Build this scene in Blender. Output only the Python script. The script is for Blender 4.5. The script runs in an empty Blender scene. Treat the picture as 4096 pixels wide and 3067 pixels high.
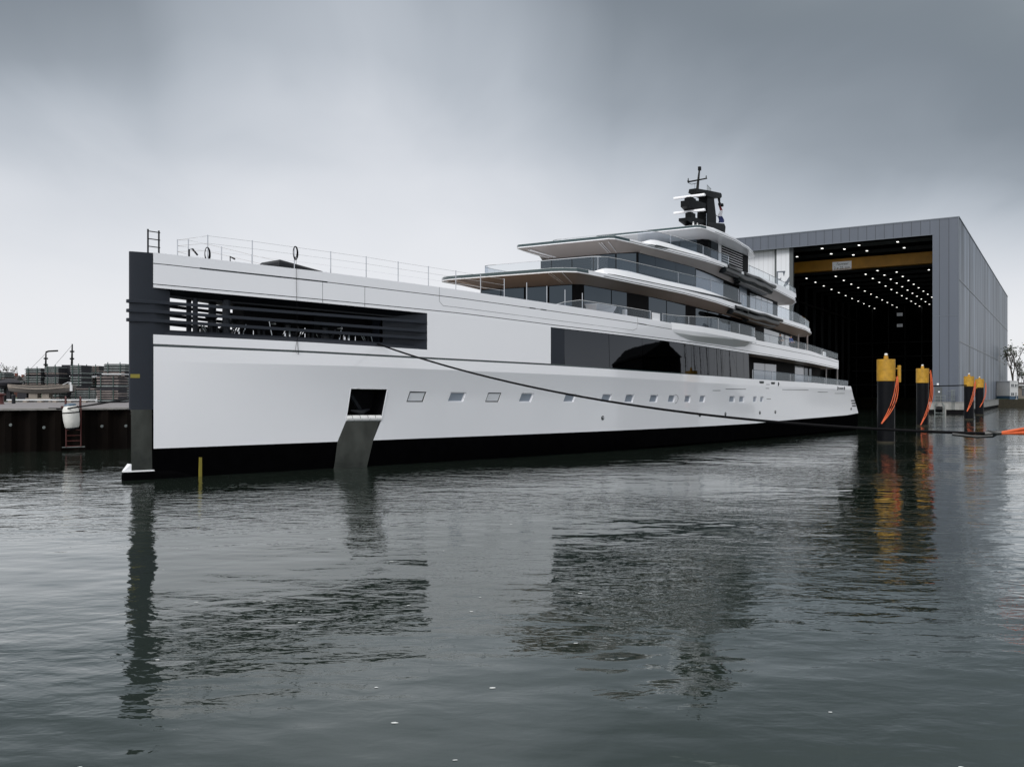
import bpy, bmesh, math, random
from mathutils import Vector, Matrix, Euler
R=math.radians
random.seed(7)
S=bpy.context.scene
C=S.collection
# ---------------------------------------------------------------- camera, world, sun, exposure
cam=bpy.data.objects.new('camera',bpy.data.cameras.new('camera')); C.objects.link(cam); S.camera=cam
cam.location=(0,0,4.5); cam.rotation_euler=(R(90),0,0)
cam.data.sensor_width=36; cam.data.lens=3455/4096*36; cam.data.shift_y=39.5/4096
cam.data.clip_start=.3; cam.data.clip_end=8000
S.render.resolution_x=1024; S.render.resolution_y=766
S.view_settings.view_transform='Standard'; S.view_settings.look='None'
S.view_settings.exposure=0; S.view_settings.gamma=1
SUN_EL,SUN_AZ=R(38),R(215)      # high, behind and left of the camera
W=bpy.data.worlds.new('World'); S.world=W; W.use_nodes=True
nt=W.node_tree; nd=nt.nodes; lk=nt.links; nd.clear()
def N(t,**k):
    n=nd.new(t)
    for a,b in k.items(): setattr(n,a,b)
    return n
def mth(op,a,b=None,c=None,clamp=False):
    n=N('ShaderNodeMath',operation=op); n.use_clamp=clamp
    for i,v in enumerate((a,b,c)):
        if v is None: continue
        if isinstance(v,(int,float)): n.inputs[i].default_value=v
        else: lk.new(v,n.inputs[i])
    return n.outputs[0]
out=N('ShaderNodeOutputWorld'); bg=N('ShaderNodeBackground'); lk.new(bg.outputs[0],out.inputs[0])
sky=N('ShaderNodeTexSky',sky_type='NISHITA'); sky.sun_disc=False; sky.sun_elevation=SUN_EL; sky.sun_rotation=SUN_AZ
sky.air_density=1; sky.dust_density=3
tc=N('ShaderNodeTexCoord'); sp=N('ShaderNodeSeparateXYZ'); lk.new(tc.outputs['Generated'],sp.inputs[0])
X_,Y_,Z_=sp.outputs
zc=mth('MAXIMUM',Z_,0.0); den=mth('ADD',zc,.22)
cb=N('ShaderNodeCombineXYZ'); lk.new(mth('DIVIDE',X_,den),cb.inputs[0]); lk.new(mth('MULTIPLY',mth('DIVIDE',Y_,den),.55),cb.inputs[1])
def wnoise(scale,detail,rough,off,dist=0.0):
    mp=N('ShaderNodeMapping'); mp.inputs['Location'].default_value=off; lk.new(cb.outputs[0],mp.inputs[0])
    n=N('ShaderNodeTexNoise'); n.inputs['Scale'].default_value=scale; n.inputs['Detail'].default_value=detail
    n.inputs['Roughness'].default_value=rough; n.inputs['Distortion'].default_value=dist; lk.new(mp.outputs[0],n.inputs[0])
    return n.outputs[0]
n1=wnoise(.75,3,.45,(3.1,1.7,0),.3); n2=wnoise(2.2,4,.5,(7.3,2.2,0),.4)
# cloud thickness: thin and bright near the horizon, thick and grey higher and to the right
nn1=mth('MULTIPLY',mth('SUBTRACT',n1,.5),.40); nn2=mth('MULTIPLY',mth('SUBTRACT',n2,.5),.19)
e=mth('ADD',mth('ADD',zc,mth('MULTIPLY',nn1,mth('MULTIPLY_ADD',zc,1.9,.03))),mth('MULTIPLY',nn2,mth('MULTIPLY_ADD',zc,2.0,.1)))
rx=mth('MAXIMUM',mth('ADD',X_,.0),0); e=mth('ADD',e,mth('MULTIPLY',mth('MULTIPLY',rx,mth('MINIMUM',mth('MAXIMUM',mth('ADD',zc,-.06),0.0),0.2)),1.9))
e=mth('ADD',mth('MULTIPLY',e,.93),mth('MULTIPLY',mth('MAXIMUM',mth('SUBTRACT',mth('MULTIPLY',X_,-1),.33),0),mth('MULTIPLY',mth('MAXIMUM',mth('SUBTRACT',zc,.2),0),3.0)))
e=mth('SUBTRACT',e,mth('MULTIPLY',mth('MAXIMUM',mth('SUBTRACT',e,.34),0),.45))
e=mth('MINIMUM',e,.425)
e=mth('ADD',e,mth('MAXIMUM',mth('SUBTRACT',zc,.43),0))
gx=mth('DIVIDE',mth('ADD',X_,.13),.24); gl=mth('MAXIMUM',mth('SUBTRACT',1.0,mth('MULTIPLY',gx,gx)),0)
e=mth('SUBTRACT',e,mth('MULTIPLY',mth('MULTIPLY',gl,mth('MINIMUM',mth('MAXIMUM',mth('SUBTRACT',zc,.1),0),.32)),.26))
ramp=N('ShaderNodeValToRGB'); lk.new(e,ramp.inputs[0]); cr=ramp.color_ramp; cr.interpolation='B_SPLINE'
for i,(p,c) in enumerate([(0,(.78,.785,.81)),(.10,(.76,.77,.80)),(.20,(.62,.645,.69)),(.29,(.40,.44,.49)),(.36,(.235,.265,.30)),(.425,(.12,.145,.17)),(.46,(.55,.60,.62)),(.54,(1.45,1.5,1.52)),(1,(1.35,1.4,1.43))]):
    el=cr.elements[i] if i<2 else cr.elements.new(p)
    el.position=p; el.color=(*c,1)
# brighter cloud behind the camera, where the sun stands
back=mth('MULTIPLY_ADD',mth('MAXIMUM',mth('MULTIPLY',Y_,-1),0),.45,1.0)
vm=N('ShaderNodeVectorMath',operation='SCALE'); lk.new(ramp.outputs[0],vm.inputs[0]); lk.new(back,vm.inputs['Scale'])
sv=N('ShaderNodeVectorMath',operation='SCALE'); lk.new(sky.outputs[0],sv.inputs[0]); sv.inputs['Scale'].default_value=.06
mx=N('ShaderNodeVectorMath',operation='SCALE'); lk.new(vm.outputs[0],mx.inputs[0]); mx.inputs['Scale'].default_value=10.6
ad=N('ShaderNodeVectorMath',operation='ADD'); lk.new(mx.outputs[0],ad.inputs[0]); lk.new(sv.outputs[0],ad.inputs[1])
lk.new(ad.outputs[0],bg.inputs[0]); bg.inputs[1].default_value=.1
sun=bpy.data.objects.new('sun',bpy.data.lights.new('sun','SUN')); C.objects.link(sun)
sun.data.energy=1.5; sun.data.angle=R(25); sun.data.color=(1,.97,.93)
sun.rotation_euler=(R(90)-SUN_EL,0,math.pi-SUN_AZ)
# sun direction: sky rotation is clockwise from +Y; the lamp shines from (sin az, cos az)
d_=Vector((math.sin(SUN_AZ)*math.cos(SUN_EL),math.cos(SUN_AZ)*math.cos(SUN_EL),math.sin(SUN_EL)))
sun.rotation_euler=d_.to_track_quat('Z','Y').to_euler()

# ---------------------------------------------------------------- materials
MATS={}
def mat(name,col,rough=.5,metal=0,var=.0,scale=1.0,bump=0,coat=0,spec=.5,stretch=(1,1,1),emit=None,bscale=None):
    m=bpy.data.materials.new(name); m.use_nodes=True; t=m.node_tree; n=t.nodes; l=t.links
    b=n['Principled BSDF']; b.inputs['Base Color'].default_value=(*col,1); b.inputs['Roughness'].default_value=rough
    b.inputs['Metallic'].default_value=metal; b.inputs['Coat Weight'].default_value=coat; b.inputs['Coat Roughness'].default_value=.04
    b.inputs['Specular IOR Level'].default_value=spec
    if emit: b.inputs['Emission Color'].default_value=(*emit[0],1); b.inputs['Emission Strength'].default_value=emit[1]
    if var or bump:
        tcn=n.new('ShaderNodeTexCoord'); mp=n.new('ShaderNodeMapping'); mp.inputs['Scale'].default_value=stretch; l.new(tcn.outputs['Object'],mp.inputs[0])
    if var:
        nz=n.new('ShaderNodeTexNoise'); nz.inputs['Scale'].default_value=scale; nz.inputs['Detail'].default_value=6; nz.inputs['Roughness'].default_value=.6; l.new(mp.outputs[0],nz.inputs[0])
        hv=n.new('ShaderNodeHueSaturation'); hv.inputs['Color'].default_value=(*col,1)
        ma=n.new('ShaderNodeMapRange'); ma.inputs[1].default_value=.25; ma.inputs[2].default_value=.75; ma.inputs[3].default_value=1-var; ma.inputs[4].default_value=1+var
        l.new(nz.outputs[0],ma.inputs[0]); l.new(ma.outputs[0],hv.inputs['Value']); l.new(hv.outputs[0],b.inputs['Base Color'])
    if bump:
        nb=n.new('ShaderNodeTexNoise'); nb.inputs['Scale'].default_value=bscale or scale; nb.inputs['Detail'].default_value=3; l.new(mp.outputs[0],nb.inputs[0])
        bp=n.new('ShaderNodeBump'); bp.inputs['Strength'].default_value=1; bp.inputs['Distance'].default_value=bump; l.new(nb.outputs[0],bp.inputs['Height']); l.new(bp.outputs[0],b.inputs['Normal'])
    MATS[name]=m; return m
mat('hull white',(.85,.86,.90),.15,0,.012,.25,.003,1.0,bscale=.35)
mat('super white',(.86,.87,.90),.25,0,.01,.5,0,.5)
mat('boot black',(.0022,.0022,.0026),.85,0,.3,1.5,.0,.0,spec=.0)
mat('stem grey',(.019,.0235,.033),.45,0,.08,.6,spec=.3)
mat('dark fitting',(.012,.014,.018),.45,0,.15,1,spec=.25)
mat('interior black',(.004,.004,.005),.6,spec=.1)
mat('stripe green',(.022,.042,.046),.15,0,0,1,0,.3)
mat('fascia green',(.028,.055,.06),.1,0,0,1,0,.4)
mat('soffit taupe',(.32,.285,.27),.38,0,.03,.5)
mat('soffit grey',(.30,.29,.29),.35,0,.03,.5)
mat('groove',(.012,.018,.02),.5)
mat('mirror glass',(.058,.062,.068),.02,1,0,1,.0012,0,bscale=.7)
mat('house glass',(.055,.068,.08),.04,1,.05,.4,.001,0,bscale=.6)
mat('pale glass',(.40,.42,.45),.12,.4,.08,.6)
mat('pane pale',(.70,.72,.76),.12,0,.02,1)
mat('pane grey',(.29,.33,.39),.10,0,.02,1)
mat('steel',(.55,.56,.58),.12,1,.1,1.5)
mat('steel mirror',(.042,.045,.041),.05,1,.35,.8,.03,0,bscale=.8,stretch=(1,1,.5))
mat('white plastic',(.75,.76,.76),.35,0,.04,3)
mat('white roll',(.8,.8,.8),.3,0,.05,3)
mat('fold dark',(.008,.011,.013),.3,0,.25,1,.0,.0,spec=.35)
mat('mast black',(.004,.005,.006),.45,0,.2,1,spec=.15)
mat('rope black',(.003,.003,.004),.7,0,.2,8,spec=.1)
mat('rope orange',(.62,.11,.03),.6,0,.18,6,.01)
mat('cap yellow',(.46,.25,.02),.55,0,.30,2.2,.004)
mat('pile black',(.004,.0045,.006),.4,0,.4,1.2,.003,spec=.12)
mat('concrete',(.30,.30,.29),.85,0,.35,1.1,.02,stretch=(1,1,.25))
mat('concrete dark',(.10,.10,.095),.85,0,.4,1.4,.02)
mat('quay paving',(.17,.16,.165),.8,0,.22,1.2,.01)
mat('quay cap',(.26,.25,.24),.8,0,.3,1.5,.01)
mat('sheet pile rust',(.0045,.0028,.002),.8,0,.7,.7,.01,stretch=(1,1,.2),spec=.1)
mat('grass',(.03,.055,.02),.9,0,.4,1.5,.03)
mat('earth',(.06,.06,.045),.9,0,.3,.2)
mat('ladder red',(.07,.012,.010),.5,0,.25,3)
mat('fender white',(.72,.72,.69),.4,0,.05,4)
mat('fender blue',(.05,.10,.16),.4)
mat('boat wood',(.13,.12,.11),.6,0,.2,1,.0,stretch=(1,6,6))
mat('boat strake',(.24,.21,.18),.6,0,.2,1)
mat('galv',(.20,.225,.225),.5,.2,.3,2.2)
mat('board wood',(.20,.17,.16),.8,0,.5,1.2)
mat('rack dark',(.012,.012,.018),.7,0,.5,1.5)
mat('rack green',(.035,.07,.062),.6)
mat('snow white',(.6,.62,.64),.6)
mat('tag yellow',(.24,.20,.03),.5)
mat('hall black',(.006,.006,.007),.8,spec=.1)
mat('hall frame',(.08,.09,.095),.7)
mat('crane orange',(.52,.25,.02),.5,0,.2,.4)
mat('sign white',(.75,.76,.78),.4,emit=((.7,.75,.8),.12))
mat('letter dark',(.02,.025,.03),.4)
mat('lamp lit',(.9,.9,.9),.4,emit=((1,.98,.92),3.2))
mat('letter grey',(.12,.14,.17),.4)
mat('brick',(.18,.07,.05),.85,0,.3,3)
mat('roof tile',(.06,.055,.055),.8,0,.3,2)
mat('plaster white',(.62,.63,.63),.7,0,.1,2)
mat('plaster brown',(.22,.19,.165),.8,0,.12,2)
mat('window dark',(.03,.04,.05),.1,0,0,1,0,.3)
mat('bark',(.05,.04,.035),.9,0,.3,6)
mat('leaf',(.045,.06,.03),.8,0,.4,1)
mat('jacket blue',(.02,.05,.22),.6,0,.1,5)
mat('jacket dark',(.015,.017,.03),.7)
mat('skin',(.42,.25,.18),.55)
mat('hair',(.02,.015,.012),.7)
mat('red',(.22,.03,.035),.6)
mat('blue',(.015,.025,.10),.6)
mat('white cloth',(.55,.56,.6),.7)
mat('pipe blue',(.05,.15,.3),.4)
mat('foam',(.6,.62,.62),.6)
mat('algae',(.035,.03,.018),.9,0,.4,2)
mat('wood deck',(.30,.21,.14),.6,0,.15,2,stretch=(1,8,1))
M=lambda k: MATS[k]
def glass(name,tint,gl=.10,rough=.01):
    m=bpy.data.materials.new(name); m.use_nodes=True; t=m.node_tree; n=t.nodes; l=t.links; n.clear()
    o=n.new('ShaderNodeOutputMaterial'); mixn=n.new('ShaderNodeMixShader'); tr=n.new('ShaderNodeBsdfTransparent'); g=n.new('ShaderNodeBsdfGlossy')
    tr.inputs[0].default_value=(*tint,1); g.inputs['Roughness'].default_value=rough; g.inputs[0].default_value=(.85,.92,.95,1)
    f=n.new('ShaderNodeLayerWeight'); f.inputs[0].default_value=.5; p=n.new('ShaderNodeMath'); p.operation='POWER'; p.inputs[1].default_value=5
    a=n.new('ShaderNodeMath'); a.operation='MULTIPLY_ADD'; a.inputs[1].default_value=.5; a.inputs[2].default_value=gl; a.use_clamp=True
    l.new(f.outputs['Facing'],p.inputs[0]); l.new(p.outputs[0],a.inputs[0]); l.new(a.outputs[0],mixn.inputs[0]); l.new(tr.outputs[0],mixn.inputs[1]); l.new(g.outputs[0],mixn.inputs[2]); l.new(mixn.outputs[0],o.inputs[0])
    MATS[name]=m
glass('rail glass',(.86,.88,.905),.035)
glass('rail glass clear',(.95,.96,.965),.02)
# clad metal: vertical panels with seams, 1-D tone variation along the wall (local coordinate axis)
def clad(name,axis,pitch,base,rough,metal,var,fine,seam=.03,bump=.0):
    m=bpy.data.materials.new(name); m.use_nodes=True; t=m.node_tree; n=t.nodes; l=t.links; b=n['Principled BSDF']
    tcn=n.new('ShaderNodeTexCoord'); s=n.new('ShaderNodeSeparateXYZ'); l.new(tcn.outputs['Object'],s.inputs[0])
    def mm(op,a,bv=None,cl=False):
        k=n.new('ShaderNodeMath'); k.operation=op; k.use_clamp=cl
        for i,v in enumerate((a,bv)):
            if v is None: continue
            if isinstance(v,(int,float)): k.inputs[i].default_value=v
            else: l.new(v,k.inputs[i])
        return k.outputs[0]
    u=mm('DIVIDE',s.outputs[axis],pitch); fl=mm('FLOOR',u); fr=mm('FRACT',u)
    wn=n.new('ShaderNodeTexWhiteNoise'); wn.noise_dimensions='1D'; l.new(fl,wn.inputs['W'])
    cbn=n.new('ShaderNodeCombineXYZ'); l.new(mm('MULTIPLY',s.outputs[axis],fine),cbn.inputs[0]); l.new(mm('MULTIPLY',s.outputs[2],.035),cbn.inputs[2])
    nz=n.new('ShaderNodeTexNoise'); nz.inputs['Scale'].default_value=1; nz.inputs['Detail'].default_value=4; l.new(cbn.outputs[0],nz.inputs[0])
    val=mm('ADD',mm('MULTIPLY',mm('SUBTRACT',wn.outputs[0],.5),var*.6),mm('MULTIPLY',mm('SUBTRACT',nz.outputs[0],.5),var*2.2))
    val=mm('ADD',val,1.0); seamv=mm('GREATER_THAN',fr,seam); seamv=mm('ADD',mm('MULTIPLY',seamv,.62),.38)
    val=mm('MULTIPLY',val,seamv)
    hv=n.new('ShaderNodeHueSaturation'); hv.inputs['Color'].default_value=(*base,1); l.new(val,hv.inputs['Value']); l.new(hv.outputs[0],b.inputs['Base Color'])
    b.inputs['Metallic'].default_value=metal; b.inputs['Roughness'].default_value=rough
    if bump:
        bp=n.new('ShaderNodeBump'); bp.inputs['Distance'].default_value=bump; l.new(nz.outputs[0],bp.inputs['Height']); l.new(bp.outputs[0],b.inputs['Normal'])
    MATS[name]=m
clad('clad front',1,1.9,(.095,.112,.145),.5,0,.10,.6,.07)
clad('clad side',0,5.8,(.195,.222,.27),.45,.12,1.0,.30,.05,.0)  # side wall's vertical reflection streaks are painted in as base colour tone
MATS['clad side'].node_tree.nodes['Principled BSDF'].inputs['Specular IOR Level'].default_value=.25
clad('door white',1,1.15,(.72,.74,.78),.5,0,.03,.6,.03)
# water
def water():
    m=bpy.data.materials.new('water'); m.use_nodes=True; t=m.node_tree; n=t.nodes; l=t.links; b=n['Principled BSDF']
    b.inputs['Base Color'].default_value=(.015,.022,.017,1); b.inputs['Roughness'].default_value=.015; b.inputs['IOR'].default_value=1.5; b.inputs['Coat Weight'].default_value=.4; b.inputs['Coat Roughness'].default_value=.02; b.inputs['Coat IOR'].default_value=1.5; b.inputs['Specular Tint'].default_value=(.90,1,.95,1); b.inputs['Coat Tint'].default_value=(.97,1,.985,1)
    tcn=n.new('ShaderNodeTexCoord')
    def nz(scale,detail,st,rot=0,rough=.5,dist=0):
        mp=n.new('ShaderNodeMapping'); mp.inputs['Scale'].default_value=st; mp.inputs['Rotation'].default_value=(0,0,rot); l.new(tcn.outputs['Object'],mp.inputs[0])
        k=n.new('ShaderNodeTexNoise'); k.inputs['Scale'].default_value=scale; k.inputs['Detail'].default_value=detail; k.inputs['Roughness'].default_value=rough; k.inputs['Distortion'].default_value=dist
        l.new(mp.outputs[0],k.inputs[0]); return k.outputs[0]
    def mm(op,a,bv,c=None):
        k=n.new('ShaderNodeMath'); k.operation=op
        for i,v in enumerate((a,bv,c)):
            if v is None: continue
            if isinstance(v,(int,float)): k.inputs[i].default_value=v
            else: l.new(v,k.inputs[i])
        return k.outputs[0]
    big=nz(.35,2,(1,1.6,1),.2); mid=nz(1.65,3,(.78,1.35,1),.12,.5,.3); fine=nz(5.0,3,(.7,1.3,1),-.2,.5)
    mask=nz(.06,3,(.7,1.3,1),.3); mr=n.new('ShaderNodeMapRange'); mr.inputs[1].default_value=.40; mr.inputs[2].default_value=.60; mr.inputs[3].default_value=.18; mr.inputs[4].default_value=1.25; l.new(mask,mr.inputs[0])
    # ripples grow away from the sheltered water near the camera
    s=n.new('ShaderNodeSeparateXYZ'); l.new(tcn.outputs['Object'],s.inputs[0])
    far=n.new('ShaderNodeMapRange'); far.inputs[1].default_value=11; far.inputs[2].default_value=26; far.inputs[3].default_value=.45; far.inputs[4].default_value=1.0; l.new(s.outputs[1],far.inputs[0])
    amp=mm('MULTIPLY',mr.outputs[0],far.outputs[0])
    h=mm('ADD',mm('MULTIPLY',big,.055),mm('MULTIPLY',amp,mm('ADD',mm('MULTIPLY',mid,.037),mm('MULTIPLY',fine,.0045))))
    bp=n.new('ShaderNodeBump'); bp.inputs['Strength'].default_value=1; bp.inputs['Distance'].default_value=1; l.new(h,bp.inputs['Height']); l.new(bp.outputs[0],b.inputs['Normal']); l.new(bp.outputs[0],b.inputs['Coat Normal'])
    MATS['water']=m
water()

# ---------------------------------------------------------------- mesh helpers
class MB:
    def __init__(s,tf=None): s.v=[]; s.f=[]; s.mi=[]; s.tf=tf or (lambda p:p); s.k=0
    def add(s,vs,fs):
        o=len(s.v); s.v+=[tuple(s.tf(p)) for p in vs]; s.f+=[tuple(o+i for i in f) for f in fs]; s.mi+=[s.k]*len(fs)
    def box(s,x0,x1,y0,y1,z0,z1):
        s.add([(x0,y0,z0),(x1,y0,z0),(x1,y1,z0),(x0,y1,z0),(x0,y0,z1),(x1,y0,z1),(x1,y1,z1),(x0,y1,z1)],
              [(0,3,2,1),(4,5,6,7),(0,1,5,4),(1,2,6,5),(2,3,7,6),(3,0,4,7)])
    def quad(s,a,b,c,d): s.add([a,b,c,d],[(0,1,2,3)])
    def loft(s,secs,cap=True,close=True):
        n=len(secs[0]); vs=[p for c in secs for p in c]; fs=[]
        for i in range(len(secs)-1):
            for j in range(n if close else n-1):
                k=(j+1)%n; fs.append((i*n+j,i*n+k,(i+1)*n+k,(i+1)*n+j))
        if cap: fs.append(tuple(range(n))[::-1]); fs.append(tuple((len(secs)-1)*n+j for j in range(n)))
        s.add(vs,fs)
    def tube(s,pts,r,seg=6):
        pts=[Vector(p) for p in pts]; secs=[]; rs=r if isinstance(r,(list,tuple)) else [r]*len(pts)
        for i,p in enumerate(pts):
            a=pts[max(i-1,0)]; b=pts[min(i+1,len(pts)-1)]; d=(b-a).normalized()
            up=Vector((0,0,1)) if abs(d.z)<.9 else Vector((1,0,0)); x=d.cross(up).normalized(); y=d.cross(x)
            secs.append([tuple(p+(x*math.cos(t)+y*math.sin(t))*rs[i]) for t in [2*math.pi*k/seg for k in range(seg)]])
        s.loft(secs)
    def lathe(s,prof,c=(0,0,0),seg=24):
        s.loft([[(c[0]+r*math.cos(2*math.pi*k/seg),c[1]+r*math.sin(2*math.pi*k/seg),c[2]+z) for k in range(seg)] for r,z in prof])
    def poly(s,pts,z0,z1):   # extrude plan polygon
        n=len(pts); s.add([(x,y,z0) for x,y in pts]+[(x,y,z1) for x,y in pts],[tuple(range(n))[::-1],tuple(range(n,2*n))]+[(i,(i+1)%n,(i+1)%n+n,i+n) for i in range(n)])
    def build(s,name,mats,parent=None,smooth=True,bevel=0,angle=35,**props):
        me=bpy.data.meshes.new(name); me.from_pydata(s.v,[],s.f)
        if not isinstance(mats,(list,tuple)): mats=[mats]
        for m in mats: me.materials.append(M(m) if isinstance(m,str) else m)
        for p,i in zip(me.polygons,s.mi): p.material_index=i
        bm=bmesh.new(); bm.from_mesh(me); bmesh.ops.recalc_face_normals(bm,faces=bm.faces); bm.to_mesh(me); bm.free()
        if smooth:
            me.polygons.foreach_set('use_smooth',[True]*len(me.polygons)); me.set_sharp_from_angle(angle=R(angle))
        me.update(); o=bpy.data.objects.new(name,me); C.objects.link(o)
        if parent: o.parent=parent
        if bevel:
            b=o.modifiers.new('bevel','BEVEL'); b.width=bevel; b.segments=2; b.limit_method='ANGLE'
        for k,v in props.items(): o[k]=v
        return o
def empty(name,loc=(0,0,0),rz=0,label=None,cat=None,group=None,parent=None):
    o=bpy.data.objects.new(name,None); C.objects.link(o); o.location=loc; o.rotation_euler=(0,0,rz)
    if label: o['label']=label; o['category']=cat
    if group: o['group']=group
    if parent: o.parent=parent
    return o
def itp(T,u):
    if u<=T[0][0]: return T[0][1]
    for a,b in zip(T,T[1:]):
        if u<=b[0]: return a[1]+(b[1]-a[1])*(u-a[0])/(b[0]-a[0])
    return T[-1][1]
def text_mesh(name,body,size,m,parent,loc,rot,ext=.02,shear=0,align='CENTER',**props):
    cu=bpy.data.curves.new(name,'FONT'); cu.body=body; cu.size=size; cu.extrude=ext; cu.shear=shear; cu.align_x=align; cu.align_y='CENTER'
    t=bpy.data.objects.new(name,cu); C.objects.link(t)
    bpy.context.view_layer.update()
    me=bpy.data.meshes.new_from_object(t.evaluated_get(bpy.context.evaluated_depsgraph_get())); bpy.data.objects.remove(t)
    me.materials.clear(); me.materials.append(M(m)); o=bpy.data.objects.new(name,me); C.objects.link(o)
    o.location=loc; o.rotation_euler=rot
    if parent: o.parent=parent
    for k,v in props.items(): o[k]=v
    return o

# ---------------------------------------------------------------- water, sky side ground
wb=MB(); wb.add([(-3000,-400,0),(3000,-400,0),(3000,4000,0),(-3000,4000,0)],[(0,1,2,3)])
wb.build('water','water',None,False,kind='structure')
gb=MB()
# quay land on the left and behind the yacht, up to the hall's left side
QA=[(-400,-60),(-62,51.5),(-31.7,70.6),(6,112),(30,150),(42,228),(60,420),(60,3600),(-2600,3600),(-2600,-60)]
gb.poly(QA,2.0,3.30); gb.build('quay_ground','quay paving',None,False,kind='structure')
g2=MB(); g2.poly([(-2500,128),(-20,122),(10,150),(28,190),(38,260),(50,430),(50,3500),(-2500,3500)],3.2,3.36); g2.build('ground','grass',None,False,kind='structure')
# far bank on the right, beyond the hall
g3=MB(); g3.poly([(150,283),(700,296),(2500,420),(2500,3600),(70,3600),(100,420)],-.5,2.55); g3.build('bank','algae',None,False,kind='structure')
g4=MB(); g4.poly([(151,285),(700,298),(2490,423),(2490,3590),(80,3590),(104,430)],2.5,2.7); g4.build('grass','grass',None,False,kind='structure')

# ---------------------------------------------------------------- the yacht
TH=R(49.5); YO=(-19.2,45.67)
def yl(p): return (p[0],-p[1],p[2])
def yw(u,v,w):
    c,s=math.cos(TH),math.sin(TH); x,y=u,-v
    return (YO[0]+c*x-s*y,YO[1]+s*x+c*y,w)
Y=empty('yacht',(YO[0],YO[1],0),TH,'large white motor yacht with dark plumb bow floating beside the quay','yacht')
def ylist(p):   # the afloat yacht leans a little to port
    f=min(max((p[2]-9.5)/3,0),1)*min(max((p[0]-24)/3,0),1); return (p[0],-p[1],p[2]-.033*f*(p[1]-6.5))
def YB(): return MB(ylist)
VB=[(-3,.5),(0,.5),(5,1.47),(10.45,2.6),(18.2,3.98),(25,5.3),(33.5,6.62),(42,7.4),(48,7.8),(57,7.9),(70,7.9),(85,7.5),(98,6.9)]
FL=[(0,0),(8,.35),(18,.6),(30,.5),(45,.25),(57,.1),(100,.05)]
def smooth_tab(T,a,b,st=1.5,k=3.5):
    out=[]; u=a
    while u<=b+1e-6:
        ws=0;vs=0
        for i in range(-4,5):
            w_=math.exp(-(i/2.2)**2); vs+=w_*itp(T,u+i*k/4); ws+=w_
        out.append((u,vs/ws)); u+=st
    return out
VBs=[(-3,.5),(0,.5)]+smooth_tab(VB,1.5,96); FLs=[(0,0)]+smooth_tab(FL,1.5,96)
vb=lambda u:itp(VBs,u)
vt=lambda u:itp(VBs,u)+itp(FLs,u)
WBOOT=[(0,1.6),(57,1.6),(61,1.7),(70,1.79),(83.6,1.9),(87,2.07)]
WCR=[(0,6.18),(11,6.14),(33,5.76),(45,5.45),(60,5.2),(84,4.95)]
WSB=[(0,6.96),(8.4,6.86),(17,6.68),(27,6.5),(34,6.33),(42,6.15),(50,5.99),(55,5.88),(64,5.75),(71,5.66),(84,5.34)]
WST=[(0,7.10),(8.4,6.98),(17,6.80),(27,6.62),(34,6.42),(42,6.25),(50,6.05),(56,5.92)]
WSILL=[(0,7.59),(8.4,7.48),(16.3,7.29)]
WBB=[(0,10.05),(8.4,9.84),(16.3,9.63),(27,9.24),(36,8.97),(42,8.78),(50,8.47),(54,8.34),(60,8.18),(70,7.80),(81.3,7.39)]
WBT=[(0,11.89),(5.3,11.76),(9.7,11.64),(14.2,11.48),(18.4,11.32),(24.4,11.05),(31.3,10.76),(38,10.50),(41.7,10.33),(55.9,9.68),(70.5,9.08),(80.5,8.46),(82,8.38)]
WL1=[(0,11.32),(8.4,11.10),(18.8,10.76),(27.4,10.38),(36,10.08),(41.8,9.80),(55.5,9.25),(70.8,8.63),(80.6,8.21),(82,8.15)]
WL2=[(0,10.23),(9.9,10.0),(18.8,9.78),(27,9.42),(36,9.13),(41.6,8.97),(51,8.66),(60,8.30),(82,7.5)]
def vside(u,w):   # the plating is flat between the strakes
    if w<=1.6 or w>=itp(WCR,u): return vsmooth(u,w)
    b=itp(W2,u); c=itp(WCR,u); rows=[1.6,itp(W1,u),b,b+.35*(c-b),b+.7*(c-b),c]
    for p,q in zip(rows,rows[1:]):
        if w<=q:
            vp,vq=vsmooth(u,p),vsmooth(u,q); return vp+(vq-vp)*(w-p)/(q-p)
    return vsmooth(u,w)
def vsmooth(u,w):
    wc=itp(WCR,u); b=vb(u); t=vt(u)
    if w>=wc: return t
    if w<=1.6: return b-.04*(1.6-w)
    f=((w-1.6)/(wc-1.6))**1.7; return b+(t-b)*f
def rng(a,b,st):
    n=max(1,int(round((b-a)/st))); return [a+(b-a)*i/n for i in range(n+1)]
# generic side strip, both sides. fn(u)->(v,wlo,whi); th = thickness inward
def strip(mb,us,fn,th=.12,lean=0,sides=(1,-1)):
    for sg in sides:
        secs=[]
        for u in us:
            v,lo,hi=fn(u); secs.append([(u,sg*v,lo),(u,sg*(v-lean),hi),(u,sg*(v-lean-th),hi),(u,sg*(v-th),lo)])
        mb.loft(secs)
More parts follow.
